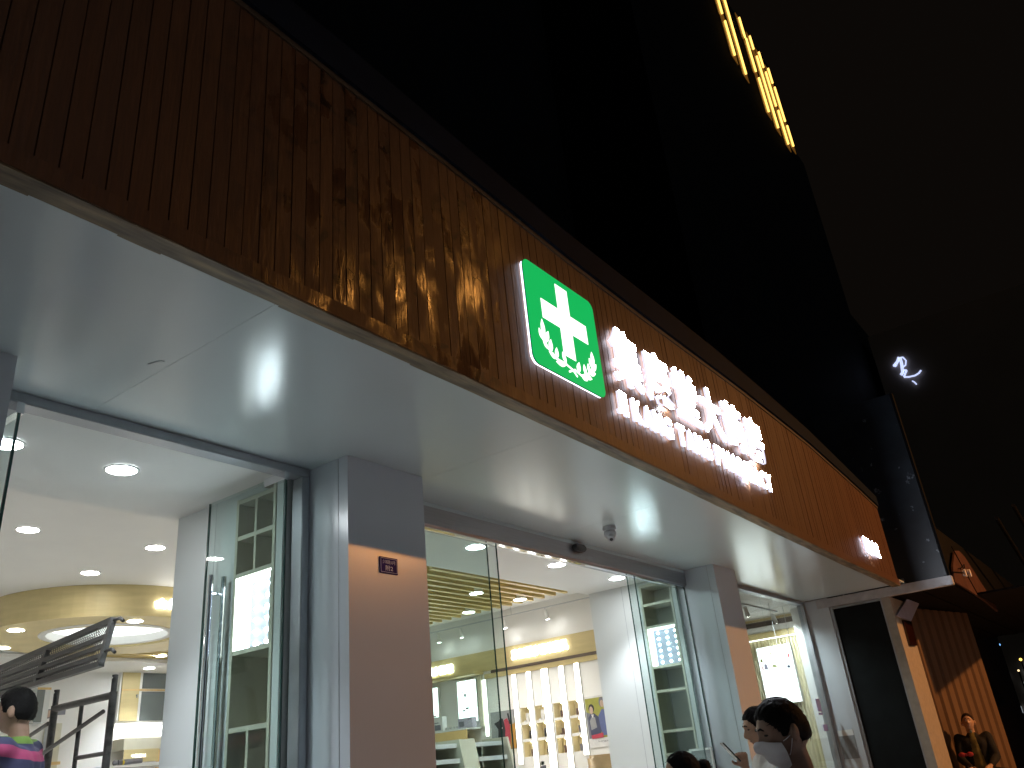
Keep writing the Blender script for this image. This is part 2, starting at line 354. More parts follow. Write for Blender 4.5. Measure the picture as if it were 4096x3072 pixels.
# ------------------------------------------------------------------ ground
MB().box(-40, 160, -40, 3.4, GZ-0.3, GZ).build('pavement', M['pavement'], kind='structure')
mb = MB()
for k in range(-6, 22):
    mb.box(k*0.8, k*0.8+0.79, -1.2, 2.9, GZ+0.004, GZ+0.010)
mb.build('paving_course', M['pavement'], kind='structure')
MB().box(-40, 160, -40, -4.0, GZ+0.004, GZ+0.008).build('road', mat('asphalt', (0.05, 0.05, 0.05), 0.8, vary=0.2, scale=20), kind='structure')

# ------------------------------------------------------------------ the pharmacy building
bld = thing('pharmacy_building', (6, 3, GZ), 'single storey pharmacy front with dark timber fascia over bright glazed openings', 'building')
# timber cladding: planks 75 mm wide, one mesh, each a little different
mb = MB(); tones = []
x = FX0; P = 0.0755
while x < FX1-0.01:
    x2 = min(x+P, FX1); t = random.random(); tilt = random.uniform(-0.0009, 0.0009); j = random.uniform(-0.001, 0.0015)
    zb0, zb1 = lerp(BOT, x)+0.06, lerp(BOT, x2)+0.06; zt0, zt1 = lerp(INNER, x)+0.03, lerp(INNER, x2)+0.03
    g = 0.0016
    prof = [(x+g*0.4, FY+0.03), (x+g*0.4, FY+0.006), (x+g+0.0008, FY+0.0+tilt+j), (x2-g-0.0008, FY-tilt+j), (x2-g*0.4, FY+0.006), (x2-g*0.4, FY+0.03)]
    n = len(prof); vs = [(a, b, zb0 if a < (x+x2)/2 else zb1) for a, b in prof]+[(a, b, zt0 if a < (x+x2)/2 else zt1) for a, b in prof]
    mb.add(vs, [tuple(range(n)), tuple(range(2*n-1, n-1, -1))]+[(i, i+n, (i+1) % n+n, (i+1) % n) for i in range(n)])
    tones += [t]*(2*n); x = x2
fas = mb.build('timber_fascia', M['cedar'], bld)
att = fas.data.attributes.new('tone', 'FLOAT', 'POINT'); att.data.foreach_set('value', tones)
def rail(name, zf0, zf1, y0, y1, m, step=0.6, parent=fas, wob=0.0):
    mb = MB(); x = FX0; prev = None
    while True:
        k = (random.uniform(-wob, wob) if wob else 0)
        z0, z1 = zf0(x)+k, zf1(x)+k*0.3
        cur = [(x, y0, z0), (x, y1, z0), (x, y1, z1), (x, y0, z1)]
        n = len(mb.v); mb.v += cur
        if prev is not None:
            for i in range(4): mb.f.append((prev+i, prev+(i+1) % 4, n+(i+1) % 4, n+i)); mb.m.append(0)
        else: mb.f.append((n, n+1, n+2, n+3)); mb.m.append(0)
        prev = n
        if x >= FX1-1e-6: break
        x = min(x+step, FX1)
    mb.f.append((prev+3, prev+2, prev+1, prev)); mb.m.append(0)
    o = mb.build(name, m, parent)
    if m is M['cedar']:
        a = o.data.attributes.new('tone', 'FLOAT', 'POINT'); a.data.foreach_set('value', [0.3]*len(o.data.vertices))
    return o
rail('bottom_rail', lambda x: lerp(BOT, x)+0.006, lambda x: lerp(BOT, x)+0.078, FY-0.016, FY+0.012, M['cedar'])
rail('underside_board', lambda x: lerp(BOT, x), lambda x: lerp(BOT, x)+0.012, FY-0.012, FY+0.082, M['board_edge'], step=0.16, wob=0.0015)
rail('top_rail', lambda x: lerp(INNER, x)-0.01, lambda x: lerp(INNER, x)+0.022, FY-0.010, FY+0.02, M['trim_dark'])
rail('roof_flashing', lambda x: lerp(INNER, x)+0.023, lambda x: lerp(OUTER, x), FY-0.03, FY+0.5, M['coping'], parent=bld)
# canopy structure behind the timber and roof slab
MB().box(FX0, FX1-0.02, FY+0.14, GY+0.25, SOF+0.02, 2.62).build('canopy_core', M['steel_dark'], bld)
MB().box(FX0, 12.6, GY+0.25, 14, 2.3, 2.6).build('roof', M['coping'], bld)
# soffit panels with fine joints
sj = [-2.0, -0.25, 1.767, 3.807, 5.74, 7.685, 9.70, 12.08]
mb = MB()
for a, b in zip(sj, sj[1:]): mb.box(a+0.0008, b-0.0008, FY+0.075, GY+0.06, SOF, SOF+0.018)
mb.build('soffit', M['soffit'], bld)
mb = MB(); mb.prism([(1.690, 3.085), (1.712, 3.02), (1.728, 3.015), (1.732, 3.075), (1.718, 3.13)], 'z', SOF-0.004, SOF-0.0008)
mb.build('peeling_film', M['soffit'], bld)
# columns
def column(x0, x1):
    c = MB().box(x0, x1, 3.37, GY+0.2, GZ+0.004, SOF-0.001).build('column', M['column'], bld)
    MB().box(x0-0.0025, x0-0.0005, 3.447, 3.4495, GZ+0.004, SOF-0.002).build('panel_joint', M['steel_dark'], c)
    MB().box(x0-0.004, x1+0.004, 3.366, GY-0.01, GZ+0.004, GZ+0.12).build('skirting', M['steel'], c)
column(3.122, 3.765); column(8.262, 8.836)
MB().box(-2.0, 1.28, 3.37, GY+0.2, GZ+0.004, SOF-0.001).build('front_wall', M['column'], bld)
# steel frames of the three openings
def frame(x0, x1, zt, zb, jw=0.07, yf=GY-0.02):
    MB().box(x0, x1, yf, yf+0.10, zb, zt).build('door_header', M['steel_dark'], bld, bevel=0.004)
    for a, b in ((x0, x0+jw), (x1-jw, x1)):
        MB().box(a, b, yf+0.003, yf+0.097, FZ, zb-0.001).build('door_jamb', M['steel_dark'], bld, bevel=0.004)
frame(1.285, 3.117, SOF-0.002, 1.697, 0.055)
frame(8.84, 12.07, SOF-0.002, 1.703, 0.05)
MB().box(3.77, 8.258, GY-0.005, GY+0.14, 1.590, SOF-0.03).build('door_header', M['steel'], bld, bevel=0.003)
MB().box(3.77, 8.258, GY-0.001, GY+0.10, SOF-0.029, SOF-0.001).build('header_trim', M['soffit'], bld)
MB().box(3.77, 8.258, GY+0.02, GY+0.06, 1.572, 1.589).build('door_rail', M['chrome'], bld)
# glazing
def pane(name, x0, x1, y, z0, z1, parent=bld, edge=True, m='glass'):
    p = MB().box(x0, x1, y, y+0.010, z0, z1).build(name, M[m], parent)
    if edge:
        mb = MB()
        for a in (x0, x1): mb.box(a-0.0012, a+0.0012, y-0.001, y+0.011, z0, z1)
        mb.build('pane_edge', M['glass_edge'], p)
    return p
pane('fixed_pane', 3.80, 4.985, GY+0.025, FZ+0.02, 1.571)
pane('sliding_pane', 3.74, 4.905, GY+0.055, FZ+0.02, 1.565)
pane('fixed_pane', 7.165, 8.255, GY+0.025, FZ+0.02, 1.571)
pane('sliding_pane', 7.07, 8.12, GY+0.055, FZ+0.02, 1.565)
pane('window_pane', 8.90, 10.45, GY+0.02, FZ+0.4, 1.702, edge=False)
pane('window_pane', 10.46, 12.01, GY+0.02, FZ+0.4, 1.702, edge=False)
MB().box(8.84, 12.07, GY, GY+0.08, FZ, FZ+0.39).build('window_sill', M['steel_dark'], bld)
def leaf(x):
    """glass door leaf standing open at a right angle, hinged at the header"""
    p = MB().box(x, x+0.010, 3.68, 4.415, FZ+0.01, 1.683).build('glass_door', M['glass'], bld)
    MB().box(x-0.001, x+0.011, 4.411, 4.419, FZ+0.01, 1.683).box(x-0.001, x+0.011, 3.676, 3.684, FZ+0.01, 1.683).build('leaf_edge', M['glass_edge'], p)
    MB().box(x-0.012, x+0.022, 3.674, 3.86, 1.64, 1.693).build('patch_fitting', M['chrome'], p)
    for s in (-1, 1):
        xh = x+0.005+s*0.045
        mb = MB().tube((xh, 4.295, -0.75), (xh, 4.295, 1.205), 0.016, 16)
        for z in (1.10, -0.6): mb.tube((x+0.005+s*0.006, 4.295, z), (xh, 4.295, z), 0.010, 12)
        mb.build('pull_handle', M['chrome'], p, smooth=False)
leaf(2.925); leaf(1.44)
# interior shell
MB().box(-2.0, 12.6, GY+0.1, 13.3, FZ-0.1, FZ).build('shop_floor', M['floor_in'], bld)
MB().box(-2.0, 12.1, GY-0.3, GY+0.1, GZ+0.004, FZ).build('door_step', M['pavement'], bld)
mb = MB().box(-2.0, 12.6, GY+0.081, 4.93, 1.72, 1.74)
mb.box(-2.0, 9.8, 4.905, 4.93, 1.7401, CEIL)
mb.build('entrance_ceiling', M['white'], bld)
MB().box(-2.0, 12.6, 4.93, 13.3, CEIL, CEIL+0.02).build('ceiling', M['white'], bld)
MB().box(-2.0, 9.8, 13.1, 13.2, FZ, CEIL).build('back_wall', M['white'], bld)
MB().box(-2.1, -2.0, GY+0.1, 13.2, FZ, CEIL).build('side_wall', M['white'], bld)
# partition blocks behind the two columns (each carries a built-in shelf column)
def partition(x0, x1, y1=4.90):
    b = MB().box(x0+0.30, x1, GY+0.105, y1, FZ, 1.719)
    b.box(x0, x0+0.30, GY+0.105, 3.875, FZ, 1.719).box(x0, x0+0.30, 4.255, y1, FZ, 1.719)
    b.box(x0, x0+0.30, 3.875, 4.255, FZ, -0.35).box(x0, x0+0.30, 3.875, 4.255, 1.68, 1.719)
    o = b.build('partition', M['white_gloss'], bld)
    mb = MB().box(x0-0.0015, x0-0.0003, 4.474, 4.477, FZ, 1.718)
    mb.build('panel_joint', M['steel_dark'], o)
    return o
partition(3.02, 4.0); partition(8.22, 9.75)
MB().box(12.30, 12.6, GY+0.105, 3.98, FZ, 1.719).build('partition', M['white'], bld)

def shelf_column(x0, cells, label):
    """built-in shelf column in a partition's face; cells = list of (z0, z1, n) open cells"""
    t = thing('display_shelf', (x0, 4.06, -0.35), label, 'shelf', 'built-in shelf columns in the partitions')
    fr = MB(); y0, y1 = 3.876, 4.254; fw = 0.022
    fr.box(x0-0.008, x0+0.28, y0, y0+fw, -0.349, 1.679).box(x0-0.008, x0+0.28, y1-fw, y1, -0.349, 1.679)
    fr.build('side_frame', M['cream'], t)
    MB().box(x0+0.281, x0+0.292, y0, y1, -0.349, 1.679).build('back_board', M['shelf_back'], t)
    zs = sorted(set([c[0] for c in cells]+[c[1] for c in cells]))
    for z in zs:
        MB().box(x0-0.006, x0+0.28, y0+fw+0.001, y1-fw-0.001, z-0.013, z+0.013).build('shelf_board', M['cream'], t)
    for z0, z1, n in cells:
        for k in range(1, n):
            y = y0+(y1-y0)*k/n
            MB().box(x0-0.005, x0+0.28, y-0.010, y+0.010, z0+0.014, z1-0.014).build('divider', M['cream'], t)
    return t
shelf_column(3.02, [(1.427, 1.660, 2), (1.197, 1.427, 2), (0.335, 0.75, 1), (-0.10, 0.335, 2)], 'cream shelf column with two by two cubbies above its light box, by the chrome handles')
shelf_column(8.22, [(1.466, 1.67, 1), (1.23, 1.466, 1), (0.58, 0.82, 1), (0.195, 0.58, 1), (-0.02, 0.195, 1)], 'narrow cream shelf column of single open bays behind the sliding glass beside the second column')
def led_box(x0, z0, z1, side, label, depth=0.16):
    t = thing('led_light_box', (x0, 4.06, z0), label, 'light box', 'open led light boxes in the shelf columns')
    y0, y1 = 3.900, 4.230
    MB().box(x0+0.10, x0+0.11, y0, y1, z0, z1).build('led_board', M['led_panel'], t)
    MB().box(x0-0.006, x0+0.099, y1-0.012, y1, z0, z1).box(x0-0.006, x0+0.099, y0, y1-0.013, z1-0.012, z1).build('lit_side', M[side], t)
    MB().box(x0-0.006, x0+0.099, y0, y0+0.010, z0, z1-0.013).build('dark_side', M['cream'], t)
    d = MB()
    for i in range(3):
        for k in range(6):
            d.sphere((x0+0.094, y0+0.055+i*0.103, z0+0.035+(z1-z0-0.08)*k/5), 0.0105, 10, 6)
    d.build('led', M['led_dot'], t, kind='stuff', smooth=True)
    wv = MB(); wv.path([(x0+0.085, y0+0.10, z0+0.17), (x0+0.07, y0+0.12, z0+0.22), (x0+0.07, y0+0.15, z0+0.24), (x0+0.08, y0+0.17, z0+0.20)], 0.003, 6)
    wv.build('wire', M['white_plastic'], t)
led_box(3.02, 0.765, 1.182, 'led_side', 'open light box with glaring white dots, left one, behind the chrome door handles')
led_box(8.22, 0.834, 1.216, 'led_side', 'open light box with rows of bluish dots behind the sliding glass, beside the second column')

# ------------------------------------------------------------------ ceiling lamps
def downlight(loc, r, label, m='downlight', group='round downlights in the shop ceiling'):
    t = thing('downlight', loc, label, 'ceiling light', group)
    x, y, z = loc
    MB().disc((x, y), r*0.9, z-0.004, z-0.001).build('diffuser', M[m], t)
    warm = m == 'downlight'
    l = spot('downlight_beam', (0, 0, -0.010), (0, 0, -1), 98 if warm else 122, (1.0, 0.96, 0.88) if warm else (0.88, 0.95, 1.0), 0.06, 118 if warm else 96, 0.6); l.parent = t
    MB().ring((x, y), r*0.905, r*1.06, z-0.007, z-0.0012).build('trim_ring', M['white'], t)
    return t
downlight((2.25, 4.26, 1.719), 0.088, 'large round downlight alone in the grey ceiling just inside the left doorway', 'downlight_cool')
downlight((1.63, 4.25, 1.719), 0.088, 'round downlight at the left edge, seen through the left glass door leaf', 'downlight_cool')
for x, n in ((5.37, 'left of three round downlights above the sliding doorway, behind its fixed glass'), (6.60, 'middle of three round downlights above the open sliding doorway'), (7.74, 'right of three round downlights, by the top of the white partition')):
    downlight((x, 4.245, 1.719), 0.088, n, 'downlight_cool')
downlight((2.91, 6.86, CEIL), 0.088, 'leftmost small downlight in the cream ceiling above the yellow drum')
downlight((4.0, 6.83, CEIL), 0.088, 'downlight in the cream ceiling nearest the left shelf partition')
downlight((4.0, 7.94, CEIL), 0.088, 'middle downlight in the cream ceiling just over the yellow drum')
for x, y, n in ((7.93, 6.31, 'left round downlight among the yellow ceiling slats'), (8.8, 6.29, 'right round downlight among the yellow ceiling slats'), (8.84, 7.19, 'lower round downlight among the yellow ceiling slats, farther into the shop')):
    downlight((x, y, 1.974), 0.088, n)
    MB().tube((x, y, 1.975), (x, y, 2.098), 0.085, 24).build('can', M['white'], bpy.data.objects[[o.name for o in col.objects if o.get('label') == n][0]])
downlight((3.98, 9.29, 1.779), 0.085, 'downlight under the yellow drum left of its white disc')
downlight((4.78, 8.42, 1.779), 0.085, 'downlight under the yellow drum in front of its white disc')
downlight((4.33, 10.35, 1.779), 0.075, 'downlight under the yellow drum at the left edge above the scaffold board')
downlight((5.28, 12.2, CEIL), 0.085, 'far downlight beyond the yellow drum, just above the scaffold board')
downlight((7.1, 11.7, 2.0), 0.085, 'far downlight among the slats above the yellow cupboard door', 'downlight_cool')
downlight((7.43, 12.54, 1.949), 0.085, 'far downlight in the white soffit directly over the yellow cupboard door', 'downlight_cool')
for x, y in ((6.2, 12.2), (1.2, 6.9), (5.4, 6.0), (6.9, 8.2), (1.6, 9.4), (1.4, 12), (7.4, 9.8)):
    downlight((x, y, CEIL), 0.085, 'round downlight in the cream ceiling deep in the shop, mostly hidden from view')

# drum ceiling with lit disc
t = thing('ceiling_drum', (5.05, 9.4, 1.78), 'big round yellow ceiling drum with a bright white disc in its underside', 'ceiling feature')
MB().ring((5.05, 9.4), 0.70, 1.28, 1.78, CEIL-0.001, 72).build('drum', M['yellow_wood'], t, smooth=False)
MB().ring((4.95, 9.25), 0.62, 0.695, 1.774, 1.86, 64).build('white_rim', M['white'], t)
MB().disc((4.97, 9.28), 0.69, 1.88, 1.90, 48).build('lit_disc', M['ring_lit'], t)
# slat ceiling
def slats(x0, x1, y0, y1, z, label, pitch=0.18):
    t = thing('slat_ceiling', ((x0+x1)/2, (y0+y1)/2, z), label, 'slat ceiling')
    mb = MB(); y = y0
    while y < y1: mb.box(x0, x1, y, y+0.05, z, z+0.08); y += pitch
    mb.build('slats', M['slat'], t)
    MB().box(x0, x1+0.01, y0, y1, z+0.10, z+0.113).build('backing', M['yellow_wood'], t)
slats(6.5, 9.1, 5.02, 8.9, 1.98, 'hanging ceiling of pale yellow timber slats above the sliding doorway')
slats(5.6, 9.0, 11.0, 12.0, 2.0, 'small strip of timber slats at the back beyond the yellow drum', 0.16)
MB().box(5.0, 9.7, 12.05, 13.099, 1.95, 2.0).build('back_bulkhead', M['white'], bld)

# ------------------------------------------------------------------ right hand shop wall (X = 9.8) with display niches
XW = 9.8
wall = MB()
ny = [(7.017, 7.175), (6.766, 6.922), (6.470, 6.621), (6.216, 6.372)]; nz = [(0.122, 0.306), (0.343, 0.525), (0.557, 0.740)]
# wall with 12 openings: build as strips round the niches
ys = [4.93, 6.216, 6.372, 6.470, 6.621, 6.766, 6.922, 7.017, 7.175, 13.1]; zs = [FZ, 0.122, 0.306, 0.343, 0.525, 0.557, 0.740, CEIL]
for i in range(len(ys)-1):
    for k in range(len(zs)-1):
        if (ys[i], ys[i+1]) in ny and (zs[k], zs[k+1]) in nz: continue
        y0, y1, z0, z1 = ys[i], ys[i+1], zs[k], zs[k+1]
        wall.add([(XW, y0, z0), (XW, y1, z0), (XW, y1, z1), (XW, y0, z1)], [(0, 1, 2, 3)])
wall.box(XW+0.2, XW+0.25, 4.93, 13.1, FZ, CEIL)
wl = wall.build('display_wall', M['white'], bld)
for (y0, y1) in ny:
    for (z0, z1) in nz:
        mb = MB(); x0, x1 = XW+0.001, XW+0.13
        mb.add([(x0, y0, z0), (x0, y1, z0), (x0, y1, z1), (x0, y0, z1), (x1, y0, z0), (x1, y1, z0), (x1, y1, z1), (x1, y0, z1)], [(4, 5, 6, 7), (0, 1, 5, 4), (3, 2, 6, 7), (0, 3, 7, 4), (1, 2, 6, 5)])
        n = mb.build('niche', M['warm_niche'], wl)
        MB().sphere((XW+0.05, (y0+y1)/2-0.03, z1-0.008), 0.007, 8, 6).build('niche_spot', M['niche_lamp'], n)
mb = MB().prism([(XW-0.02, 1.303), (XW-0.001, 1.303), (XW-0.001, 1.578), (XW-0.02, 1.578)], 'y', 4.94, 9.6)
mb.build('sign_band', M['yellow_wood'], wl)
MB().box(XW-0.026, XW-0.0015, 4.94, 7.62, 1.263, 1.3025).build('dark_strip', M['brown_strip'], wl)
MB().box(XW-0.018, XW-0.0015, 4.94, 7.75, 1.196, 1.2625).build('lower_band', M['yellow_wood'], wl)
MB().box(XW-0.24, XW-0.021, 7.76, 9.6, 1.265, 1.302).build('display_canopy', M['yellow_wood'], wl)
MB().box(XW-0.05, XW-0.0015, 7.80, 7.865, 0.58, 1.264).build('frame_post', M['cream'], wl)
# lit fins
def fin(y0, y1, z0, z1, label, m='strip_light'):
    t = thing('light_fin', (XW-0.02, (y0+y1)/2, z0), label, 'light strip', 'vertical light strips on the display wall')
    MB().box(XW-0.022, XW-0.002, y0-0.006, y1+0.006, z0, z1).build('housing', M['white'], t)
    MB().box(XW-0.028, XW-0.0225, y0, y1, z0, z1).build('diffuser', M[m], t)
fin(7.19, 7.256, 0.04, 1.19, 'tall white light strip left of all the display niches')
fin(6.935, 7.0, -0.45, 1.195, 'tall white light strip between first and second niche columns')
fin(6.645, 6.75, -0.45, 1.195, 'wide white light strip between second and third niche columns')
fin(6.385, 6.455, -0.45, 1.194, 'white light strip between third and fourth niche columns')
fin(6.135, 6.205, 0.07, 1.194, 'white light strip between the niches and the poster of two people')
fin(7.73, 7.792, 0.44, 1.19, 'yellowish light strip left of the grey fashion poster', 'strip_light')
# small things in the niches
kinds = [('p_white', .06, .11, 'thin white box standing'), ('p_white', .055, .13, 'tall white box standing'), ('box_brown', .065, .085, 'square brown box'), ('box_brown', .07, .085, 'dark brown box'),
         ('p_dark', .05, .10, 'rounded black case'), ('p_dark', .05, .11, 'tall black case'), ('box_brown', .08, .08, 'wide maroon box'), ('p_slate', .05, .09, 'slim grey box'),
         ('box_brown', .045, .09, 'slim dark box'), ('p_dark', .04, .095, 'black bottle shaped case'), ('box_brown', .065, .09, 'square dark brown box'), ('p_slate', .075, .085, 'square slate box')]
rows = ['bottom', 'middle', 'top']; colsn = ['first', 'second', 'third', 'fourth']
for k, (mk, wd, ht, nm) in enumerate(kinds):
    rrow = 2-k//4; c = k % 4; y0, y1 = ny[c]; z0, z1 = nz[rrow]
    yc = y0+0.045+(0.03 if mk == 'p_white' else 0.0)
    b = MB()
    if 'bottle' in nm: b.tube((XW+0.06, yc, z0+0.001), (XW+0.06, yc, z0+ht*.75), wd*.5, 14).tube((XW+0.06, yc, z0+ht*.75), (XW+0.06, yc, z0+ht), wd*.25, 12)
    elif 'rounded' in nm or 'tall black' in nm: b.prism([(XW+.03, z0+.001), (XW+.09, z0+.001), (XW+.09, z0+ht*.7), (XW+.075, z0+ht), (XW+.045, z0+ht), (XW+.03, z0+ht*.7)], 'y', yc-wd/2, yc+wd/2)
    else:
        b.box(XW+0.04, XW+0.085, yc-wd/2, yc+wd/2, z0+0.001, z0+ht)
        if mk == 'p_white' or 'wide' in nm: b.box(XW+0.012, XW+0.035, yc+.01, yc+.05, z0+0.001, z0+.022)
    b.build('product_box', M[mk], label=f'{nm} in the {rows[rrow]} row niche of the {colsn[c]} niche column', category='box', group='products in the wall niches', bevel=0.002)
# wall sign letters
def letters_x(body, ya, yb, z0, z1, label, xw=XW-0.022, depth=0.03, bold=0.05, m='inner_sign'):
    """letters on a wall that faces -X: they run from larger to smaller Y"""
    t = thing('glowing_letters', (xw, (ya+yb)/2, z0), label, 'lit sign')
    n = len(body)
    for k, ch in enumerate(body):
        a = ya+(yb-ya)*k/n; b = ya+(yb-ya)*(k+0.97)/n
        mb = MB(); text_on(mb, ch, a, b, z0, z1, lambda y, z, d: (xw-d-0.001, y, z), depth, bold)
        mb.build('letter', M[m], t)
letters_x('康复理疗辅助器具', 7.215, 6.255, 1.385, 1.520, 'row of blown out white glowing characters on the yellow band above the light strips')
letters_x('家用医疗器械', 9.15, 8.31, 1.365, 1.490, 'white glowing characters on the yellow band at the edge of the first column')
# posters
def poster_x(y0, y1, z0, z1, label, shapes, back='p_white', frame_m='white'):
    t = thing('poster', (XW-0.012, (y0+y1)/2, z0), label, 'poster')
    MB().box(XW-0.012, XW-0.002, y0, y1, z0, z1).build('sheet', M[back], t)
    for k, (nm, mk, pts) in enumerate(shapes):
        MB().prism([(y1-(y1-y0)*u, z1-(z1-z0)*v) for u, v in pts], 'x', XW-0.0145-0.0006*k, XW-0.0123).build(nm, M[mk], t)
    return t
def blob2(cx, cy, rx, ry, n=14): return [(cx+rx*math.cos(2*math.pi*k/n), cy+ry*math.sin(2*math.pi*k/n)) for k in range(n)]
pp = poster_x(5.62, 6.118, 0.14, 0.757, 'tall photo poster of two seated people with yellow green foliage above caption', [
    ('foliage_print', 'p_green', [(0.02, 0.04), (1, 0.04), (1, 0.82), (0.02, 0.82)]), ('shade_print', 'p_slate', [(0.02, 0.30), (0.2, 0.36), (0.34, 0.6), (0.3, 0.82), (0.02, 0.82)]),
    ('jacket_print', 'p_navy', [(0.06, 0.42), (0.16, 0.34), (0.26, 0.34), (0.38, 0.42), (0.42, 0.70), (0.34, 0.80), (0.10, 0.80)]), ('shirt_print', 'p_blue', [(0.38, 0.40), (0.5, 0.28), (0.66, 0.3), (0.7, 0.78), (0.44, 0.78), (0.40, 0.6)]),
    ('sweater_print', 'p_grey', [(0.10, 0.48), (0.18, 0.40), (0.27, 0.42), (0.30, 0.62), (0.12, 0.66)]), ('collar_print', 'p_white', [(0.17, 0.36), (0.24, 0.36), (0.22, 0.42), (0.19, 0.42)]),
    ('hair_print', 'p_dark', blob2(0.19, 0.24, 0.085, 0.085)), ('face_print', 'p_skin', blob2(0.185, 0.275, 0.055, 0.075)), ('head_print', 'p_slate', blob2(0.52, 0.14, 0.08, 0.10)), ('second_face_print', 'p_skin', blob2(0.53, 0.17, 0.055, 0.07)),
    ('bag_print', 'p_red', [(0.10, 0.76), (0.46, 0.73), (0.46, 0.82), (0.12, 0.83)])])
mb = MB(); text_on(mb, 'kingas', 5.975, 5.80, 0.196, 0.222, lambda y, z, d: (XW-0.0135, y, z)); mb.build('caption', M['p_slate'], pp)
poster_x(7.284, 7.70, 0.24, 0.74, 'grey fashion poster with a dark coat, red garment and ochre panel', [
    ('coat_print', 'p_dark', [(0.34, 0.25), (0.42, 0.18), (0.52, 0.2), (0.60, 0.42), (0.58, 0.80), (0.26, 0.80), (0.30, 0.46), (0.14, 0.30)]),
    ('red_print', 'p_red', [(0.56, 0.24), (0.70, 0.20), (0.82, 0.40), (0.80, 0.90), (0.52, 0.92), (0.60, 0.5)]),
    ('ochre_print', 'p_ochre', [(0.80, 0.42), (1.0, 0.34), (1.0, 0.98), (0.72, 1.0), (0.80, 0.7)]), ('collar_print', 'p_white', blob2(0.45, 0.44, 0.03, 0.03)), ('arm_print', 'p_dark', [(0.72, 0.08), (0.78, 0.08), (0.84, 0.36), (0.78, 0.36)])], 'p_grey')
# light boxes over the counter
def light_box_x(y0, y1, z0, z1, label, draw):
    t = thing('light_box', (XW-0.05, (y0+y1)/2, z0), label, 'light box', 'lit advertising panels over the counter')
    MB().box(XW-0.05, XW-0.002, y0, y1, z0, z1).build('housing', M['white'], t)
    MB().box(XW-0.054, XW-0.0505, y0+0.006, y1-0.006, z0+0.006, z1-0.006).build('lit_face', M['light_box'], t)
    g = MB(); draw(g, y0, y1, z0, z1)
    if g.v: g.build('product_print', M['p_slate'], t)
def neckband(g, y0, y1, z0, z1):
    yc = y1-(y1-y0)*0.40; zc = z1-0.12
    pts = [(XW-0.056, yc+0.045*math.cos(a), zc+0.085*math.sin(a)) for a in [R(-50+280*k/14) for k in range(15)]]
    g.path(pts, 0.004, 6); g.sphere((XW-0.058, yc-.005, zc-0.085), (0.006, 0.022, 0.026), 10, 6)
    g.box(XW-0.057, XW-0.0545, yc-0.06, yc+0.0, z0+0.175, z0+0.20); g.box(XW-0.057, XW-0.0545, yc+.005, yc+0.06, z0+0.15, z0+0.17)
light_box_x(7.889, 8.25, 0.655, 1.225, 'glowing white panel showing a loop shaped neckband product', neckband)
light_box_x(8.625, 9.1, 0.72, 1.2, 'glowing white panel cut off by the edge of the first column', lambda g, *a: g.sphere((XW-.056, 8.70, .80), (.004, .03, .012), 8, 5))
# counter along the display wall
t = thing('wall_counter', (XW-0.2, 8.4, FZ), 'light wood counter below the glowing panels with open cubbies', 'counter')
MB().box(XW-0.36, XW-0.002, 7.87, 9.9, 0.55, 0.57).build('top', M['white_gloss'], t)
MB().box(XW-0.355, XW-0.335, 7.87, 8.50, FZ, 0.549).build('front_panel', M['counter'], t)
MB().box(XW-0.355, XW-0.335, 8.50, 9.9, 0.50, 0.549).box(XW-0.355, XW-0.335, 8.50, 8.54, FZ, 0.499).box(XW-.355, XW-.335, 8.54, 9.9, 0.30, 0.34).build('cubby_frame', M['counter'], t)
MB().box(XW-0.30, XW-0.28, 8.54, 9.9, FZ, 0.499).build('cubby_back', M['counter'], t)
MB().box(XW-0.333, XW-0.325, 8.56, 9.9, 0.485, 0.497).build('amber_lamp', M['amber'], t)
def pbox(y0, y1, z1, m, label, prints):
    t = thing('carton', (XW-0.25, (y0+y1)/2, 0.57), label, 'box', 'product cartons on the wall counter')
    MB().box(XW-0.30, XW-0.20, y0, y1, 0.571, z1).build('carton_body', M[m], t, bevel=0.002)
    h = z1-0.571
    for nm, mk, u0, u1, v0, v1 in prints:
        MB().box(XW-0.302, XW-0.3003, y1-(y1-y0)*u1, y1-(y1-y0)*u0, z1-h*v1, z1-h*v0).build(nm, M[mk], t)
pbox(7.80, 8.06, 0.70, 'p_lilac', 'wide lilac carton printed with a dark massager, right end of the counter', [('device_print', 'p_slate', .08, .42, .32, .85), ('logo_print', 'p_slate', .70, .92, .10, .2), ('ring_print', 'box_grey', .74, .88, .38, .72)])
pbox(8.35, 8.52, 0.765, 'p_white', 'tall white carton printed with a dark monitor, middle of the counter', [('device_print', 'p_slate', .12, .80, .55, .92), ('logo_print', 'p_slate', .12, .6, .38, .44)])
pbox(8.54, 8.80, 0.70, 'box_card', 'brown cardboard carton beside the first column', [('label_print', 'box_grey', .1, .5, .3, .8)])
for k in range(3):
    pbox(8.10+k*0.075, 8.16+k*0.075, 0.61, 'p_white', ['small white carton nearest the lilac carton', 'small white carton in the middle of three', 'small white carton beside the tall white carton'][k], [('logo_print', 'p_slate', .4, .6, .3, .6)])
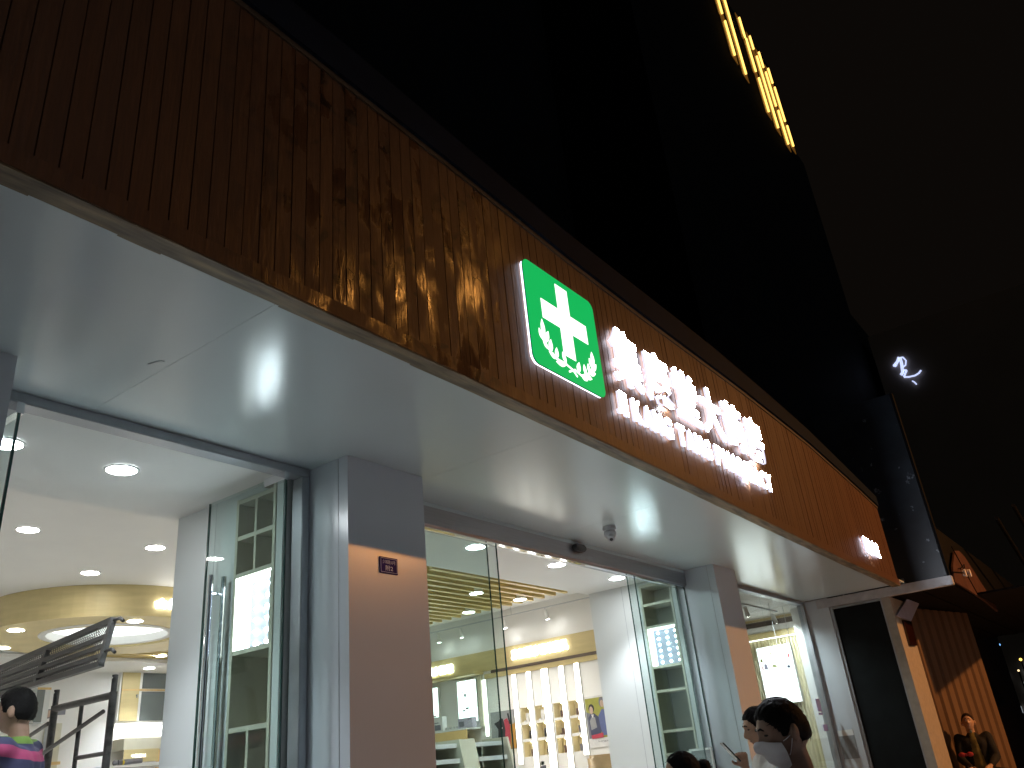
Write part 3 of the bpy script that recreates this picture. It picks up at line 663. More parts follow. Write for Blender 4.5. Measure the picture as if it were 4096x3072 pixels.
# track with spotlights
t = thing('track_rail', (9.55, 7.5, 1.95), 'thin white ceiling track running along above the yellow sign band', 'track rail')
mb = MB().box(9.54, 9.56, 5.0, 10.5, 1.95, 1.962)
for y in (5.4, 7.0, 8.6, 10.2): mb.tube((9.55, y, 1.962), (9.55, y, 2.099), 0.003, 6)
mb.build('rail', M['white_plastic'], t)
def track_spot(loc, tilt, label, lit=0):
    t = thing('track_spotlight', loc, label, 'spotlight', 'white cylinder spotlights on ceiling tracks')
    v = Vector(loc); d = Vector(tilt).normalized()
    MB().tube(v, v+Vector((0, 0, -0.03)), 0.006, 8).build('stem', M['white_plastic'], t)
    a = v+Vector((0, 0, -0.03))
    MB().tube(a-d*0.005, a+d*0.125, 0.029, 18).build('can', M['white'], t)
    MB().tube(a+d*0.1252, a+d*0.127, 0.025, 18).build('lens', M['downlight'], t)
    if lit: spot('spotlight_beam', a+d*0.135, a+d, lit, (0.95, 0.98, 1.0), 0.03, 120, 0.7)
    return t
for y, n in ((6.42, 'white track spotlight alone in the open doorway near the partition'), (7.16, 'white track spotlight right at the edge of the sliding glass'), (7.96, 'white track spotlight second from the first column, behind glass'), (8.40, 'white track spotlight nearest the first column, behind glass')):
    track_spot((9.55, y, 1.95), (0.25, -0.05, -1), n)
# gondola shelf behind the fixed glass
t = thing('gondola_shelf', (5.8, 5.1, FZ), 'low white shop gondola with slanted ends behind the fixed pane', 'shelf')
for x0, x1 in ((5.02, 5.86), (6.09, 6.52)):
    for k, z in enumerate((0.205, 0.085, -0.06, -0.3, -0.6, -0.9)):
        d = 0.06*k
        MB().box(x0, x1, 5.0-d*0.5, 5.0+0.26, z, z+0.035).build('shelf_board', M['white_gloss'], t)
MB().prism([(4.98, 0.27), (5.26, 0.27), (5.26, FZ), (4.72, FZ)], 'x', 5.87, 6.08).build('middle_panel', M['cream'], t)
MB().prism([(4.97, 0.27), (5.26, 0.27), (5.26, FZ), (4.70, FZ)], 'x', 6.53, 6.56).build('end_panel', M['cream'], t)
MB().box(5.02, 6.52, 5.262, 5.275, FZ, 0.24).build('back_panel', mat('pale_green_back', (0.25, 0.29, 0.24), 0.3, vary=0.3, scale=5), t)
# armchairs
def armchair(x, y, rz, label):
    t = thing('armchair', (x, y, FZ), label, 'armchair', 'tan leather armchairs by the display wall')
    T = Matrix.Translation((x, y, FZ)) @ Matrix.Rotation(rz, 4, 'Z')
    def bx(nm, x0, x1, y0, y1, z0, z1, m, bv=0.03):
        mb = MB().box(x0, x1, y0, y1, z0, z1); mb.v = [tuple(T @ Vector(v)) for v in mb.v]; return mb.build(nm, m, t, bevel=bv, smooth=True)
    bx('seat', -0.30, 0.30, -0.30, 0.28, 0.2, 0.46, M['tan']); bx('backrest', -0.38, 0.38, 0.26, 0.42, 0.15, 1.10, M['tan'])
    for s in (-1, 1): bx('armrest', *sorted((s*0.31, s*0.42)), -0.34, 0.25, 0.12, 0.66, M['tan'])
    bx('base', -0.36, 0.36, -0.3, 0.38, 0.0, 0.11, M['brown_leather'], 0.01)
    bx('cushion', 0.05, 0.30, 0.05, 0.2, 0.50, 0.80, M['brown_leather'], 0.05)
armchair(8.95, 5.55, R(165), 'tan leather armchair in front of the poster of two people')
armchair(8.6, 6.55, R(60), 'tan armchair with dark cushion below the first light strip')
t = thing('potted_plant', (8.75, 6.15, 0.0), 'tiny dark plant on the table between the tan armchairs', 'plant')
mb = MB()
for k in range(26):
    a = random.uniform(0, 6.3); e = random.uniform(0.3, 1.4); l = random.uniform(.03, .06); d = Vector((math.cos(a)*math.cos(e), math.sin(a)*math.cos(e), math.sin(e)))
    s_ = d.cross(Vector((0, 0, 1))).normalized()*.008; p = Vector((8.75, 6.15, 0.0))
    mb.add([p, p+d*l*.6+s_, p+d*l, p+d*l*.6-s_], [(0, 1, 2, 3)])
mb.build('leaves', mat('dark_leaf', (.03, .05, .03), .5), t)
MB().tube((8.75, 6.15, -0.07), (8.75, 6.15, 0.0), 0.03, 14, 0.036).build('pot', M['p_slate'], t)
t = thing('side_table', (8.75, 6.15, FZ), 'small round white table carrying the tiny plant', 'table')
MB().disc((8.75, 6.15), 0.2, -0.09, -0.071).build('table_top', M['white_gloss'], t)
MB().tube((8.75, 6.15, FZ), (8.75, 6.15, -0.091), 0.02).disc((8.75, 6.15), 0.15, FZ, FZ+.02).build('pedestal', M['steel'], t)

# ------------------------------------------------------------------ back wall of the shop
YB = 13.1
t = thing('wall_cupboard', (7.65, YB, 1.23), 'built-in cupboard with a yellow door and smoked glass beside it', 'cupboard')
MB().box(7.26, 8.6, YB-0.05, YB-0.002, 1.20, 1.949).build('carcass', M['white'], t)
MB().box(7.29, 7.585, YB-0.07, YB-0.051, 1.23, 1.948).build('door', M['yellow_wood'], t)
MB().box(7.535, 7.56, YB-0.10, YB-0.071, 1.60, 1.615).box(7.54, 7.555, YB-.085, YB-.0711, 1.57, 1.595).build('handle', M['steel_dark'], t)
MB().box(7.64, 8.58, YB-0.06, YB-0.051, 1.71, 1.948).box(7.64, 8.58, YB-0.06, YB-0.051, 1.23, 1.665).build('smoked_pane', M['grey_glass'], t)
MB().box(7.29, 8.58, YB-0.074, YB-0.0715, 1.675, 1.70).build('wood_strip', M['counter'], t)
def letters_y(body, xa, xb, z0, z1, label, yw, depth=0.03, bold=0.05, m='inner_sign'):
    t = thing('glowing_letters', ((xa+xb)/2, yw, z0), label, 'lit sign'); n = len(body)
    for k, ch in enumerate(body):
        a = xa+(xb-xa)*k/n; b = xa+(xb-xa)*(k+0.97)/n
        mb = MB(); text_on(mb, ch, a, b, z0, z1, lambda x, z, d: (x, yw-d-0.001, z), depth, bold)
        mb.build('letter', M[m], t)
letters_y('养生中药馆', 7.27, 8.15, 1.02, 1.165, 'row of blown out glowing white characters below the yellow cupboard door', YB-0.002)
letters_y('中医器械', 7.40, 7.64, 0.682, 0.735, 'four small white characters on the yellow brown board at the back', YB-0.33, 0.004, 0.0, 'sign_white')
t = thing('back_counter', (7.9, YB-0.3, FZ), 'recessed yellow brown service counter at the back below the glowing characters', 'counter')
MB().box(7.27, 8.9, YB-0.32, YB-0.002, 0.80, 0.96).build('canopy', M['cream'], t)
MB().box(7.28, 7.85, YB-0.328, YB-0.321, 0.62, 0.80).build('name_board', M['yellow_wood'], t)
MB().box(7.27, 8.9, YB-0.32, YB-0.30, FZ, 0.50).build('front', M['white'], t)
MB().box(7.9, 8.9, YB-0.2, YB-0.19, 0.52, 0.79).build('rear_panel', M['counter'], t)
MB().box(7.3, 7.8, YB-0.5, YB-0.33, 0.55, 0.60).build('glass_shelf', M['white_gloss'], t)
MB().box(7.9, 8.7, YB-.4, YB-.33, 0.545, 0.56).build('amber_lamp', M['amber'], t)
t = thing('glowing_letters', (4.9, 8.11, 1.855), 'white glowing characters on the yellow drum, cut off by the left partition', 'lit sign')
for k, ch in enumerate('会员'):
    a0 = R(-100.8+k*6.6); a1 = R(-100.8+k*6.6+6.3)
    mb = MB(); text_on(mb, ch, a0, a1, 1.855, 1.965, lambda a, z, d: (5.05+(1.285+d)*math.cos(a), 9.4+(1.285+d)*math.sin(a), z), 0.03, 0.05)
    mb.build('letter', M['inner_sign'], t)
t = thing('glass_cabinet', (6.05, YB-.1, 1.2), 'pale wall cabinet with glass front behind the scaffold, high at the back', 'cabinet')
MB().box(5.95, 6.14, YB-0.2, YB-0.002, 1.22, 1.67).build('carcass', M['white_gloss'], t)
MB().box(5.95, 6.06, YB-0.206, YB-0.2005, 1.22, 1.66).build('smoked_pane', M['grey_glass'], t)
MB().box(5.95, 6.14, YB-0.21, YB-0.201, 1.661, 1.69).build('wood_trim', M['counter'], t)
t = thing('picture_frame', (6.32, YB-.01, 1.3), 'pair of small dark framed pictures on the back wall behind the scaffold post', 'picture')
MB().prism([(6.17, 1.41), (6.30, 1.42), (6.31, 1.30), (6.18, 1.28)], 'y', YB-0.02, YB-0.002).prism([(6.36, 1.42), (6.48, 1.42), (6.48, 1.34), (6.36, 1.335)], 'y', YB-0.02, YB-0.002).build('frame', M['p_slate'], t)
MB().prism([(6.22, 1.40), (6.26, 1.40), (6.28, 1.31), (6.22, 1.30)], 'y', YB-0.023, YB-0.0203).build('print', M['p_skin'], t)
t = thing('doorway_recess', (6.33, YB, FZ), 'tall pale recess with shelf board in the back wall behind the scaffold', 'recess')
MB().box(6.21, 6.45, YB-0.03, YB-0.002, FZ, 1.22).build('lining', M['cream'], t)
MB().box(6.21, 6.45, YB-0.12, YB-0.031, 0.66, 0.70).build('shelf_board', M['counter'], t)
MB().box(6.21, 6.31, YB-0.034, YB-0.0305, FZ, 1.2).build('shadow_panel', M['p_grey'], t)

# ------------------------------------------------------------------ third window: end wall with the lit poster
X3 = 12.6
ew = MB().box(X3, X3+0.1, GY+0.1, 13.1, FZ, 1.74).build('end_wall', M['white'], bld)
MB().box(X3-0.012, X3-0.001, 3.99, 4.92, 1.40, 1.50).box(X3-0.012, X3-0.001, 3.99, 4.92, 1.665, 1.70).build('yellow_band', M['yellow_wood'], ew)
MB().box(X3-0.014, X3-0.001, 3.99, 4.92, 1.585, 1.66).build('dark_strip', M['brown_strip'], ew)
mb = MB(); n = 96; y0, y1 = 3.99, 4.90
for k in range(n+1):
    y = y0+(y1-y0)*k/n; d = 0.022*math.sin(k*math.pi/3)+0.004
    mb.v += [(X3-0.03+d, y, FZ), (X3-0.03+d, y, 1.385)]
for k in range(n): mb.f.append((2*k, 2*k+2, 2*k+3, 2*k+1)); mb.m.append(0)
mb.build('fluted_panel', mat('fluted_cream_panel', (0.68, 0.62, 0.40), 0.5), ew, smooth=True)
MB().box(X3-0.09, X3-0.06, 4.0, 4.90, 1.386, 1.40).build('cove_light', M['strip_light'], ew)
t = thing('light_box', (X3-0.08, 4.43, 0.48), 'large glowing poster panel on fluted cream panelling in the right hand window', 'light box')
MB().box(X3-0.10, X3-0.055, 4.165, 4.69, 0.475, 1.285).build('housing', M['white'], t)
MB().box(X3-0.105, X3-0.1005, 4.175, 4.68, 0.485, 1.275).build('lit_face', M['light_box'], t)
def lp(nm, mk, y0, y1, z0, z1, k=0): MB().prism([(y0, z0), (y1, z0+.01), (y1-.01, z1), (y0+.005, z1-.01)], 'x', X3-0.108-k*.0005, X3-0.1052).build(nm, M[mk], t)
for a in [('red_print', 'p_red', 4.63, 4.655, 0.96, 1.04), ('lilac_print', 'p_lilac', 4.56, 4.62, 0.96, 1.05), ('olive_print', 'p_green', 4.42, 4.50, 0.98, 1.02), ('dark_print', 'p_navy', 4.22, 4.28, 0.94, 0.99), ('maroon_print', 'p_red', 4.20, 4.24, 1.08, 1.15), ('plant_print', 'p_green', 4.62, 4.66, 1.07, 1.13), ('figure_print', 'p_ochre', 4.47, 4.50, 1.16, 1.21)]: lp(*a)
track_spot((11.0, 4.16, 1.70), (0.5, 0.0, -0.9), 'white spotlight at the left edge of the right hand window, beside the second column', 80)
track_spot((12.05, 4.17, 1.68), (0.55, -0.1, -0.9), 'white spotlight hanging over the glowing poster panel in the right hand window', 40)
t = thing('track_rail', (11.5, 4.17, 1.7), 'short white ceiling track carrying spotlights in the right hand window', 'track rail')
MB().box(10.4, 12.25, 4.15, 4.18, 1.70, 1.718).build('rail', M['white_plastic'], t)
t = thing('hanging_wire', (11.7, 3.95, 1.2), 'pair of thin white suspension wires inside the right hand window', 'wire')
MB().tube((11.35, 3.95, 0.5), (11.35, 3.95, 1.719), 0.004, 6).tube((11.9, 3.95, 0.5), (11.9, 3.95, 1.719), 0.004, 6).build('wire', M['white_plastic'], t)

t = thing('framed_board', (8.2, 3.85, -0.6), 'grey framed board leaning on the white panel behind the glass at the bottom', 'board')
MB().box(8.196, 8.208, 3.745, 3.945, -0.60, -0.012).build('board', M['p_grey'], t)
MB().box(8.188, 8.212, 3.725, 3.744, -0.60, 0.008).box(8.188, 8.212, 3.946, 3.965, -0.60, 0.008).box(8.188, 8.212, 3.7445, 3.9455, -0.0115, 0.008).build('frame', M['white'], t)
t = thing('paper_notice', (12.09, 3.5, -0.2), 'small grey and white notice low on the white jamb beside the black shutter', 'notice')
MB().box(12.088, 12.099, 3.46, 3.66, -0.02, 0.05).build('white_paper', M['white'], t)
MB().box(12.088, 12.099, 3.46, 3.66, -0.30, -0.022).build('grey_paper', M['p_grey'], t)
t = thing('sticker', (12.0, 3.728, 0.2), 'violet and white stickers on the right edge of the right hand window', 'sticker')
for x0, x1, z0, z1 in ((11.70, 11.86, 0.30, 0.46), (11.70, 11.86, 0.26, 0.285), (11.76, 11.94, 0.06, 0.14)): MB().box(x0, x1, 3.727, 3.7295, z0, z1).build('violet_print', M['violet'], t)
# ------------------------------------------------------------------ things fixed to the front
t = thing('dome_camera', (5.94, 3.26, SOF), 'small white ball security camera hanging under the soffit', 'camera')
MB().tube((5.94, 3.26, SOF-0.001), (5.94, 3.26, SOF-0.035), 0.055, 28, 0.058).build('mount', M['white_plastic'], t, smooth=False)
MB().sphere((5.94, 3.26, SOF-0.065), (0.052, 0.052, 0.05), 24, 14).build('ball', M['white_plastic'], t, smooth=True)
d = Vector((-0.55, -0.35, -0.75)).normalized(); c = Vector((5.94, 3.26, SOF-0.065))
MB().tube(c+d*0.03, c+d*0.075, 0.034, 20, 0.03).build('lens_hood', M['white_plastic'], t)
MB().tube(c+d*0.0752, c+d*0.077, 0.015, 14).tube(c+d*.0752+Vector((.022, -.012, 0)), c+d*.0768+Vector((.022, -.012, 0)), 0.007, 10).build('lens', M['black_plastic'], t)
t = thing('motion_sensor', (6.12, 3.70, 1.68), 'black rounded motion sensor on the steel header of the sliding doors', 'sensor')
MB().prism([(6.03, 1.675), (6.06, 1.655), (6.17, 1.655), (6.20, 1.675), (6.20, 1.70), (6.17, 1.718), (6.06, 1.718), (6.03, 1.70)], 'y', 3.655, 3.704).build('sensor_body', M['black_plastic'], t, bevel=0.006)
# house number plate
t = thing('number_plate', (3.43, 3.365, 1.083), 'small purple house number plate reading 附2 on the first column', 'number plate')
MB().box(3.357, 3.504, 3.362, 3.3695, 1.085, 1.180).build('plate', M['purple'], t, bevel=0.002)
mb = MB()
for a in ((3.364, 3.497, 1.1715, 1.1735), (3.364, 3.497, 1.0915, 1.0935), (3.364, 3.366, 1.0936, 1.1714), (3.495, 3.497, 1.0936, 1.1714)): mb.box(a[0], a[1], 3.3607, 3.3618, a[2], a[3])
mb.build('border', M['enamel_white'], t)
mb = MB(); text_on(mb, '少城路33号', 3.378, 3.484, 1.141, 1.164, lambda x, z, d: (x, 3.3612, z)); mb.build('street_text', M['enamel_white'], t)
mb = MB(); text_on(mb, '附2', 3.402, 3.462, 1.101, 1.133, lambda x, z, d: (x, 3.3612, z), 0, 0.01); mb.build('number_text', M['enamel_white'], t)

# ------------------------------------------------------------------ the shop signs on the fascia
def rrect(x0, x1, z0, z1, r, n=7):
    pts = []
    for cx, cz, a in ((x1-r, z1-r, 0), (x0+r, z1-r, 90), (x0+r, z0+r, 180), (x1-r, z0+r, 270)):
        pts += [(cx+r*math.cos(R(a+90*k/n)), cz+r*math.sin(R(a+90*k/n))) for k in range(n+1)]
    return pts
SK = 2.208/2.150
def snug(mb, y_old, y_new):
    """the sign face lies close to the boards: move the outline from one depth to another"""
    k = y_new/y_old; mb.v = [(v[0]*k, v[1]-y_old+y_new, v[2]*k) for v in mb.v]; return mb
t = thing('pharmacy_cross_sign', (3.84, 2.2, 2.04), 'lit green square sign with a white cross over two laurel branches', 'sign')
snug(MB().prism(rrect(3.357, 4.121, 1.991, 2.670, 0.055), 'y', 2.158, 2.174), 2.15, 2.208).build('lit_edge', M['sign_side'], t)
snug(MB().prism(rrect(3.352, 4.126, 1.986, 2.675, 0.058), 'y', 2.1536, 2.1578), 2.15, 2.208).build('dark_trim', M['letter_trim'], t)
snug(MB().prism(rrect(3.355, 4.123, 1.989, 2.672, 0.057), 'y', 2.150, 2.1535), 2.15, 2.208).build('green_face', M['green_sign'], t)
mb = MB().prism([(3.681, 2.628), (3.811, 2.628), (3.811, 2.450), (3.991, 2.450), (3.991, 2.321), (3.811, 2.321), (3.811, 2.143), (3.681, 2.143), (3.681, 2.321), (3.500, 2.321), (3.500, 2.450), (3.681, 2.450)], 'y', 2.1475, 2.1497)
snug(mb, 2.15, 2.208).build('white_cross', M['sign_white'], t)
LEAVES = [((3.484, 2.304), (3.486, 2.186)), ((3.442, 2.229), (3.467, 2.161)), ((3.538, 2.243), (3.497, 2.153)), ((3.469, 2.165), (3.515, 2.117)), ((3.554, 2.196), (3.537, 2.106)), ((3.607, 2.162), (3.597, 2.087)), ((3.52, 2.107), (3.591, 2.082)), ((3.666, 2.156), (3.692, 2.086)), ((3.582, 2.063), (3.689, 2.076)),
          ((4.016, 2.28), (4.017, 2.185)), ((3.974, 2.223), (3.996, 2.158)), ((4.053, 2.204), (3.986, 2.138)), ((3.951, 2.177), (3.952, 2.113)), ((4.029, 2.132), (3.946, 2.111)), ((3.899, 2.153), (3.906, 2.082)), ((3.975, 2.076), (3.9, 2.08)), ((3.844, 2.148), (3.817, 2.068)), ((3.919, 2.048), (3.852, 2.061))]
STEMS = [[(3.478, 2.196), (3.504, 2.131), (3.582, 2.085), (3.691, 2.082), (3.759, 2.068), (3.799, 2.039)], [(3.714, 2.042), (3.782, 2.076), (3.852, 2.061), (3.951, 2.11), (4.016, 2.181)]]
for b in range(2):
    mb = MB()
    for k, (tp, bs) in enumerate(LEAVES):
        if (k < 9) != (b == 0): continue
        tp = Vector(tp); bs = Vector(bs); d = tp-bs; s_ = Vector((-d.y, d.x)); l = d.length; s_ = s_/l*min(0.021, l*0.24)
        pts = [bs]+[bs+d*u+s_*v for u, v in ((.2, .7), (.42, 1.), (.65, .85), (.85, .42))]+[tp]+[bs+d*u-s_*v for u, v in ((.85, .42), (.65, .85), (.42, 1.), (.2, .7))]
        mb.prism([tuple(p) for p in pts], 'y', 2.1475-0.00006*k, 2.1497)
    for p, q in zip(STEMS[b], STEMS[b][1:]):
        p = Vector(p); q = Vector(q); d = (q-p).normalized(); s_ = Vector((-d.y, d.x))*0.006
        mb.prism([tuple(v) for v in (p-s_, q+d*.004-s_, q+d*.004+s_, p+s_)], 'y', 2.1471, 2.1497)
    snug(mb, 2.15, 2.208).build('laurel_branch', M['sign_white'], t)
def fascia_letters(words, label, z0, z1, depth, bold, name='channel_letters', back=2.222):
    k_ = (back-depth)/2.15; z0 *= k_; z1 *= k_; words = [(c, a*k_, b*k_) for c, a, b in words]
    """words: list of (character, x0, x1)"""
    xs = [a for _, a, b in words]+[b for _, a, b in words]
    t = thing(name, ((min(xs)+max(xs))/2, back, z0), label, 'lit sign')
    for ch, a, b in words:
        mb = MB(); text_on(mb, ch, a, b, z0, z1, lambda x, z, d: (x, back-d, z), depth, bold, split=True)
        if ch != ' ': mb.build('letter', [M['letter_face'], M['letter_side'], M['letter_back']], t)
    return t
CJK = '集康堂大药房'
fascia_letters([(c, 4.300+k*0.453, 4.300+k*0.453+0.405) for k, c in enumerate(CJK)], 'large white lit shop name of six Chinese characters on the fascia', 2.19, 2.615, 0.022, 0.026)
lat = 'JI KANG TANG PHARMACY'; wd = {'J': .55, 'I': .30, ' ': .42, 'M': 1.15}
tot = sum(wd.get(c, 0.92) for c in lat); x = 4.262; sc_ = (6.965-4.262)/tot; ws = []
for c in lat:
    w_ = wd.get(c, 0.92)*sc_
    if c != ' ': ws.append((c, x+w_*0.06, x+w_*0.90))
    x += w_
fascia_letters(ws, 'long row of lit white Latin capitals under the Chinese shop name', 1.948, 2.108, 0.022, 0.034)
fascia_letters([(c, 9.74+k*0.152, 9.74+k*0.152+0.146) for k, c in enumerate('医保定点')], 'small cluster of blown out white characters at the far end of the fascia', 1.815, 1.99, 0.022, 0.02)

# ------------------------------------------------------------------ scaffold pieces being carried in the left doorway
t = thing('scaffold_end', (2.7, 5.25, FZ), 'dark steel scaffold end frame with ladder rungs standing in the left doorway', 'scaffold frame')
X = 2.7
for y, zt in ((5.592, 0.72), (4.914, 0.72)):
    mb = MB().tube((X, y, FZ), (X, y, 0.625), 0.0215, 16).tube((X, y, 0.625), (X, y, zt), 0.0165, 16); mb.build('post', M['scaffold'], t, smooth=False)
    MB().tube((X-0.018, y, zt-.017), (X+0.018, y, zt-.017), 0.006, 10).build('pin_hole', M['white'], t)
MB().tube((X, 5.59, 0.607), (X, 4.914, 0.607), 0.021, 16).build('top_bar', M['scaffold'], t)
MB().tube((X, 5.262, FZ+.2), (X, 5.262, 0.59), 0.0125, 12).build('middle_bar', M['scaffold'], t)
for z in (0.296, -0.02, -0.34, -0.66): MB().tube((X, 5.255, z), (X, 4.92, z), 0.0125, 12).build('rung', M['scaffold'], t)
MB().tube((X-0.035, 4.94, 0.52), (X-0.035, 6.3, 0.17), 0.0125, 12).tube((X-0.035, 5.575, 0.52), (X-0.035, 6.6, 0.29), 0.0125, 12).build('cross_brace', M['scaffold'], t)
t = thing('scaffold_board', (2.5, 5.2, 0.735), 'ribbed steel scaffold deck with wire mesh held up edge-on in the left doorway', 'scaffold board')
def PB(y, v):  # point on the tilted board; v from bottom (0) to top (1)
    k = (y-4.64)/1.35
    zb, zt = 0.735-0.01*k, 0.980-0.063*k
    return Vector((2.462+0.043*v+0.04*k, y, zb+(zt-zb)*v))
mb = MB()
for v in (0.0, 0.99): mb.bar(PB(4.64, v), PB(7.2, v), 0.036, 0.03)
mb.build('edge_tube', M['scaffold'], t)
mb = MB()
for v in (0.20, 0.42, 0.64): mb.bar(PB(4.66, v), PB(7.2, v), 0.03, 0.022)
mb.build('rib', M['scaffold'], t)
for y in (4.65, 5.42, 6.2, 7.0): MB().bar(PB(y, 0.0), PB(y, 1.0), 0.03, 0.03, (0, 1, 0)).build('cross_member', M['scaffold'], t)
mb = MB(); y = 4.66
while y < 7.2:
    for s in (-1, 1):
        a, b = PB(y, 0.03), PB(y+s*0.17, 0.97)
        if 4.66 <= y+s*0.17 <= 7.2: mb.tube(a+Vector((.012, 0, 0)), b+Vector((.012, 0, 0)), 0.0022, 4, caps=False)
    y += 0.026
mb.build('wire_mesh', M['scaffold'], t)
mb = MB()
for v in (0.98, 0.28):
    p = PB(4.64, v); mb.path([p, p+Vector((0.01, -0.05, 0.004)), p+Vector((0.012, -0.085, -0.018))], 0.010, 8)
mb.build('hook', M['scaffold'], t)
t = thing('power_tool', (7.0, 12.0, 0.3), 'black and yellow tool lying on the counter at the bottom behind the scaffold post', 'tool')
MB().tube((5.75, 10.2, 0.50), (6.05, 10.2, 0.51), 0.03, 14).sphere((5.72, 10.2, .50), .034, 14, 8).build('tool_body', M['p_slate'], t)
MB().tube((5.80, 10.2, 0.50), (5.82, 10.2, .50), .0315, 14).build('yellow_ring', M['yellow'], t)
t2 = thing('trestle', (5.95, 10.25, FZ), 'plain white trestle table under the black and yellow tool', 'table')
MB().box(5.5, 7.0, 10.05, 10.55, 0.44, 0.465).build('table_top', M['white_gloss'], t2)
for a, b in ((5.55, 10.1), (6.95, 10.1), (5.55, 10.5), (6.95, 10.5)): MB().box(a-.02, a+.02, b-.02, b+.02, FZ, 0.439).build('leg', M['steel'], t2)

# ------------------------------------------------------------------ neighbour on the right
nb = thing('neighbouring_building', (14, 3, GZ), 'dark neighbouring shop with white beam, black shutter and rusty sign boards', 'building')
MB().box(12.085, 12.20, 1.741, 3.53, 1.622, SOF-0.012).build('beam', M['neighbour_white'], nb, bevel=0.006)
MB().box(12.10, 12.28, 3.372, GY+0.09, GZ+.004, SOF-0.001).build('jamb', M['column'], nb)
MB().box(12.16, 12.20, 2.672, 3.371, GZ+.004, 1.621).build('roller_shutter', M['shutter'], nb)
MB().box(12.13, 12.159, 3.335, 3.371, GZ+.004, 1.62).box(12.13, 12.159, 2.672, 2.69, GZ+.004, 1.62).box(12.12, 12.159, 2.691, 3.334, 1.590, 1.620).build('shutter_guide', M['steel_dark'], nb)
pil = MB().box(12.13, 12.98, 2.560, 2.671, GZ+.004, 1.621).build('pillar', M['pillar'], nb)
MB().prism([(12.14, 1.365), (12.94, 1.345), (13.95, 1.70), (13.18, 1.70)], 'y', 2.535, 2.559).build('corner_brace', M['lavender'], pil, bevel=0.004)
MB().prism([(12.45, 1.33), (12.92, 1.34), (12.86, 1.01), (12.43, .99)], 'y', 2.53, 2.559).build('dark_plate', mat('glossy_dark_red_glass', (.03, .008, .006), .06, coat=.5), pil, bevel=0.004)
MB().box(12.20, 12.26, 1.80, 4.2, SOF+0.0, 4.4).build('side_sheet', M['blue_wall'], nb)
MB().box(12.18, 12.28, 1.765, 1.799, SOF-.01, 4.4).build('sheet_edge', M['black'], nb)
# old board soffit and red sign front
mb = MB()
for k in range(14): mb.box(12.22, 22, 1.80+k*0.135, 1.80+k*0.135+0.128, 1.655+0.008*(k % 3), 1.69+0.008*(k % 3))
mb.build('board_soffit', M['dark_wood'], nb)
MB().prism([(12.27, 1.672), (12.50, 1.90), (13.12, 2.20), (13.55, 2.26), (13.9, 2.22), (15.55, 1.66), (15.6, 1.55), (14.6, 1.62), (13.3, 1.66)], 'y', 1.74, 1.765).build('red_sheet', M['red_panel'], nb)
mb = MB().bar((12.9, 1.735, 2.23), (13.9, 1.735, 1.68), 0.01, 0.012, (0, 1, 0)).bar((12.3, 1.735, 1.80), (13.4, 1.735, 1.92), 0.014, 0.016, (0, 1, 0)); mb.build('sheet_seam', M['dark_wood'], nb)
MB().box(12.3, 22, 1.80, 2.05, 1.70, 2.45).build('sign_front', M['black'], nb)
for x, z in ((13.19, 1.889), (13.65, 1.941)):
    MB().tube((x, 1.70, z), (x, 1.738, z), 0.055, 18).build('sign_lamp', M['enamel_white'], nb)
mb = MB().path([(13.2, 1.70, 1.95), (12.95, 1.66, 1.965), (12.8, 1.70, 1.90)], 0.008, 6); mb.build('lamp_cable', M['black'], nb)
for a, b in (((14.3, 1.2, 2.75), (18.2, 1.2, 1.9)), ((15.4, 1.0, 3.1), (22, 1.0, 1.7)),):
    MB().tube(a, b, 0.03, 10).build('awning_pole', M['black'], nb)
MB().prism([(13.9, .49), (16.4, 1.05), (24, 1.05), (24, 1.79), (13.9, 1.79)], 'z', 1.655, 1.685).build('added_awning', M['dark_wood'], nb)  # added slab, its edge shaped to shade the upper corrugated wall
# corrugated wall farther along
CA, CB = Vector((12.75, 3.04, 0)), Vector((16.0, 2.29, 0)); CN = Vector((-0.225, -0.974, 0))
mb = MB(); n = 288
for k in range(n+1):
    p = CA.lerp(CB, k/n); ph = (k % 24)/24; d = 0.075*(1 if 0.17 <= ph < 0.75 else (ph/0.17 if ph < .17 else max(0, 1-(ph-.75)/.12)))
    q = p+CN*d; e = p-CN*0.05
    mb.v += [(q.x, q.y, GZ), (q.x, q.y, 1.64), (e.x, e.y, GZ), (e.x, e.y, 1.64)]
for k in range(n):
    a = 4*k; mb.f += [(a, a+4, a+5, a+1), (a+2, a+3, a+7, a+6)]; mb.m += [0, 0]
mb.f += [(0, 1, 3, 2), (4*n, 4*n+2, 4*n+3, 4*n+1)]; mb.m += [0, 0]
mb.build('corrugated_wall', mat('corrugated_sheet', (0.17, 0.105, 0.065), 0.7, 0.0, 0.2, vary=0.12, scale=3, stretch=(1, 1, .3)), nb)
MB().box(15.5, 30, 3.6, 3.8, GZ, 3.6).build('rear_wall', M['dark_wood'], nb)

# ------------------------------------------------------------------ tower with light strips and dark office with neon
tw = thing('tower_block', (65, 20, GZ), 'tall black tower with staggered golden light strips near its top', 'building')
MB().box(34, 81.5, 12.02, 34, GZ, 35.3).box(34, 74.2, 12.04, 32, 35.3, 53.2).box(34, 71.6, 12.06, 30, 53.2, 64.6).box(34, 59.6, 12.08, 28, 64.6, 95).box(-60, 33.9, 18, 40, GZ, 95).build('tower_body', M['tower'], tw)
STRIPS = [(56.09, 58.92, 60.73), (56.38, 54.08, 58.23), (58.67, 53.63, 63.6), (62.84, 61.61, 64.31), (63.21, 57.46, 61.77), (63.66, 52.75, 56.97), (65.29, 62.07, 63.84), (65.78, 52.25, 61.49), (67.46, 61.31, 63.41), (67.92, 56.5, 61.02), (68.32, 51.93, 56.19), (69.74, 60.9, 62.93), (70.16, 56.06, 60.65), (70.53, 53.09, 55.74), (55.9, 61.2, 66.0)]
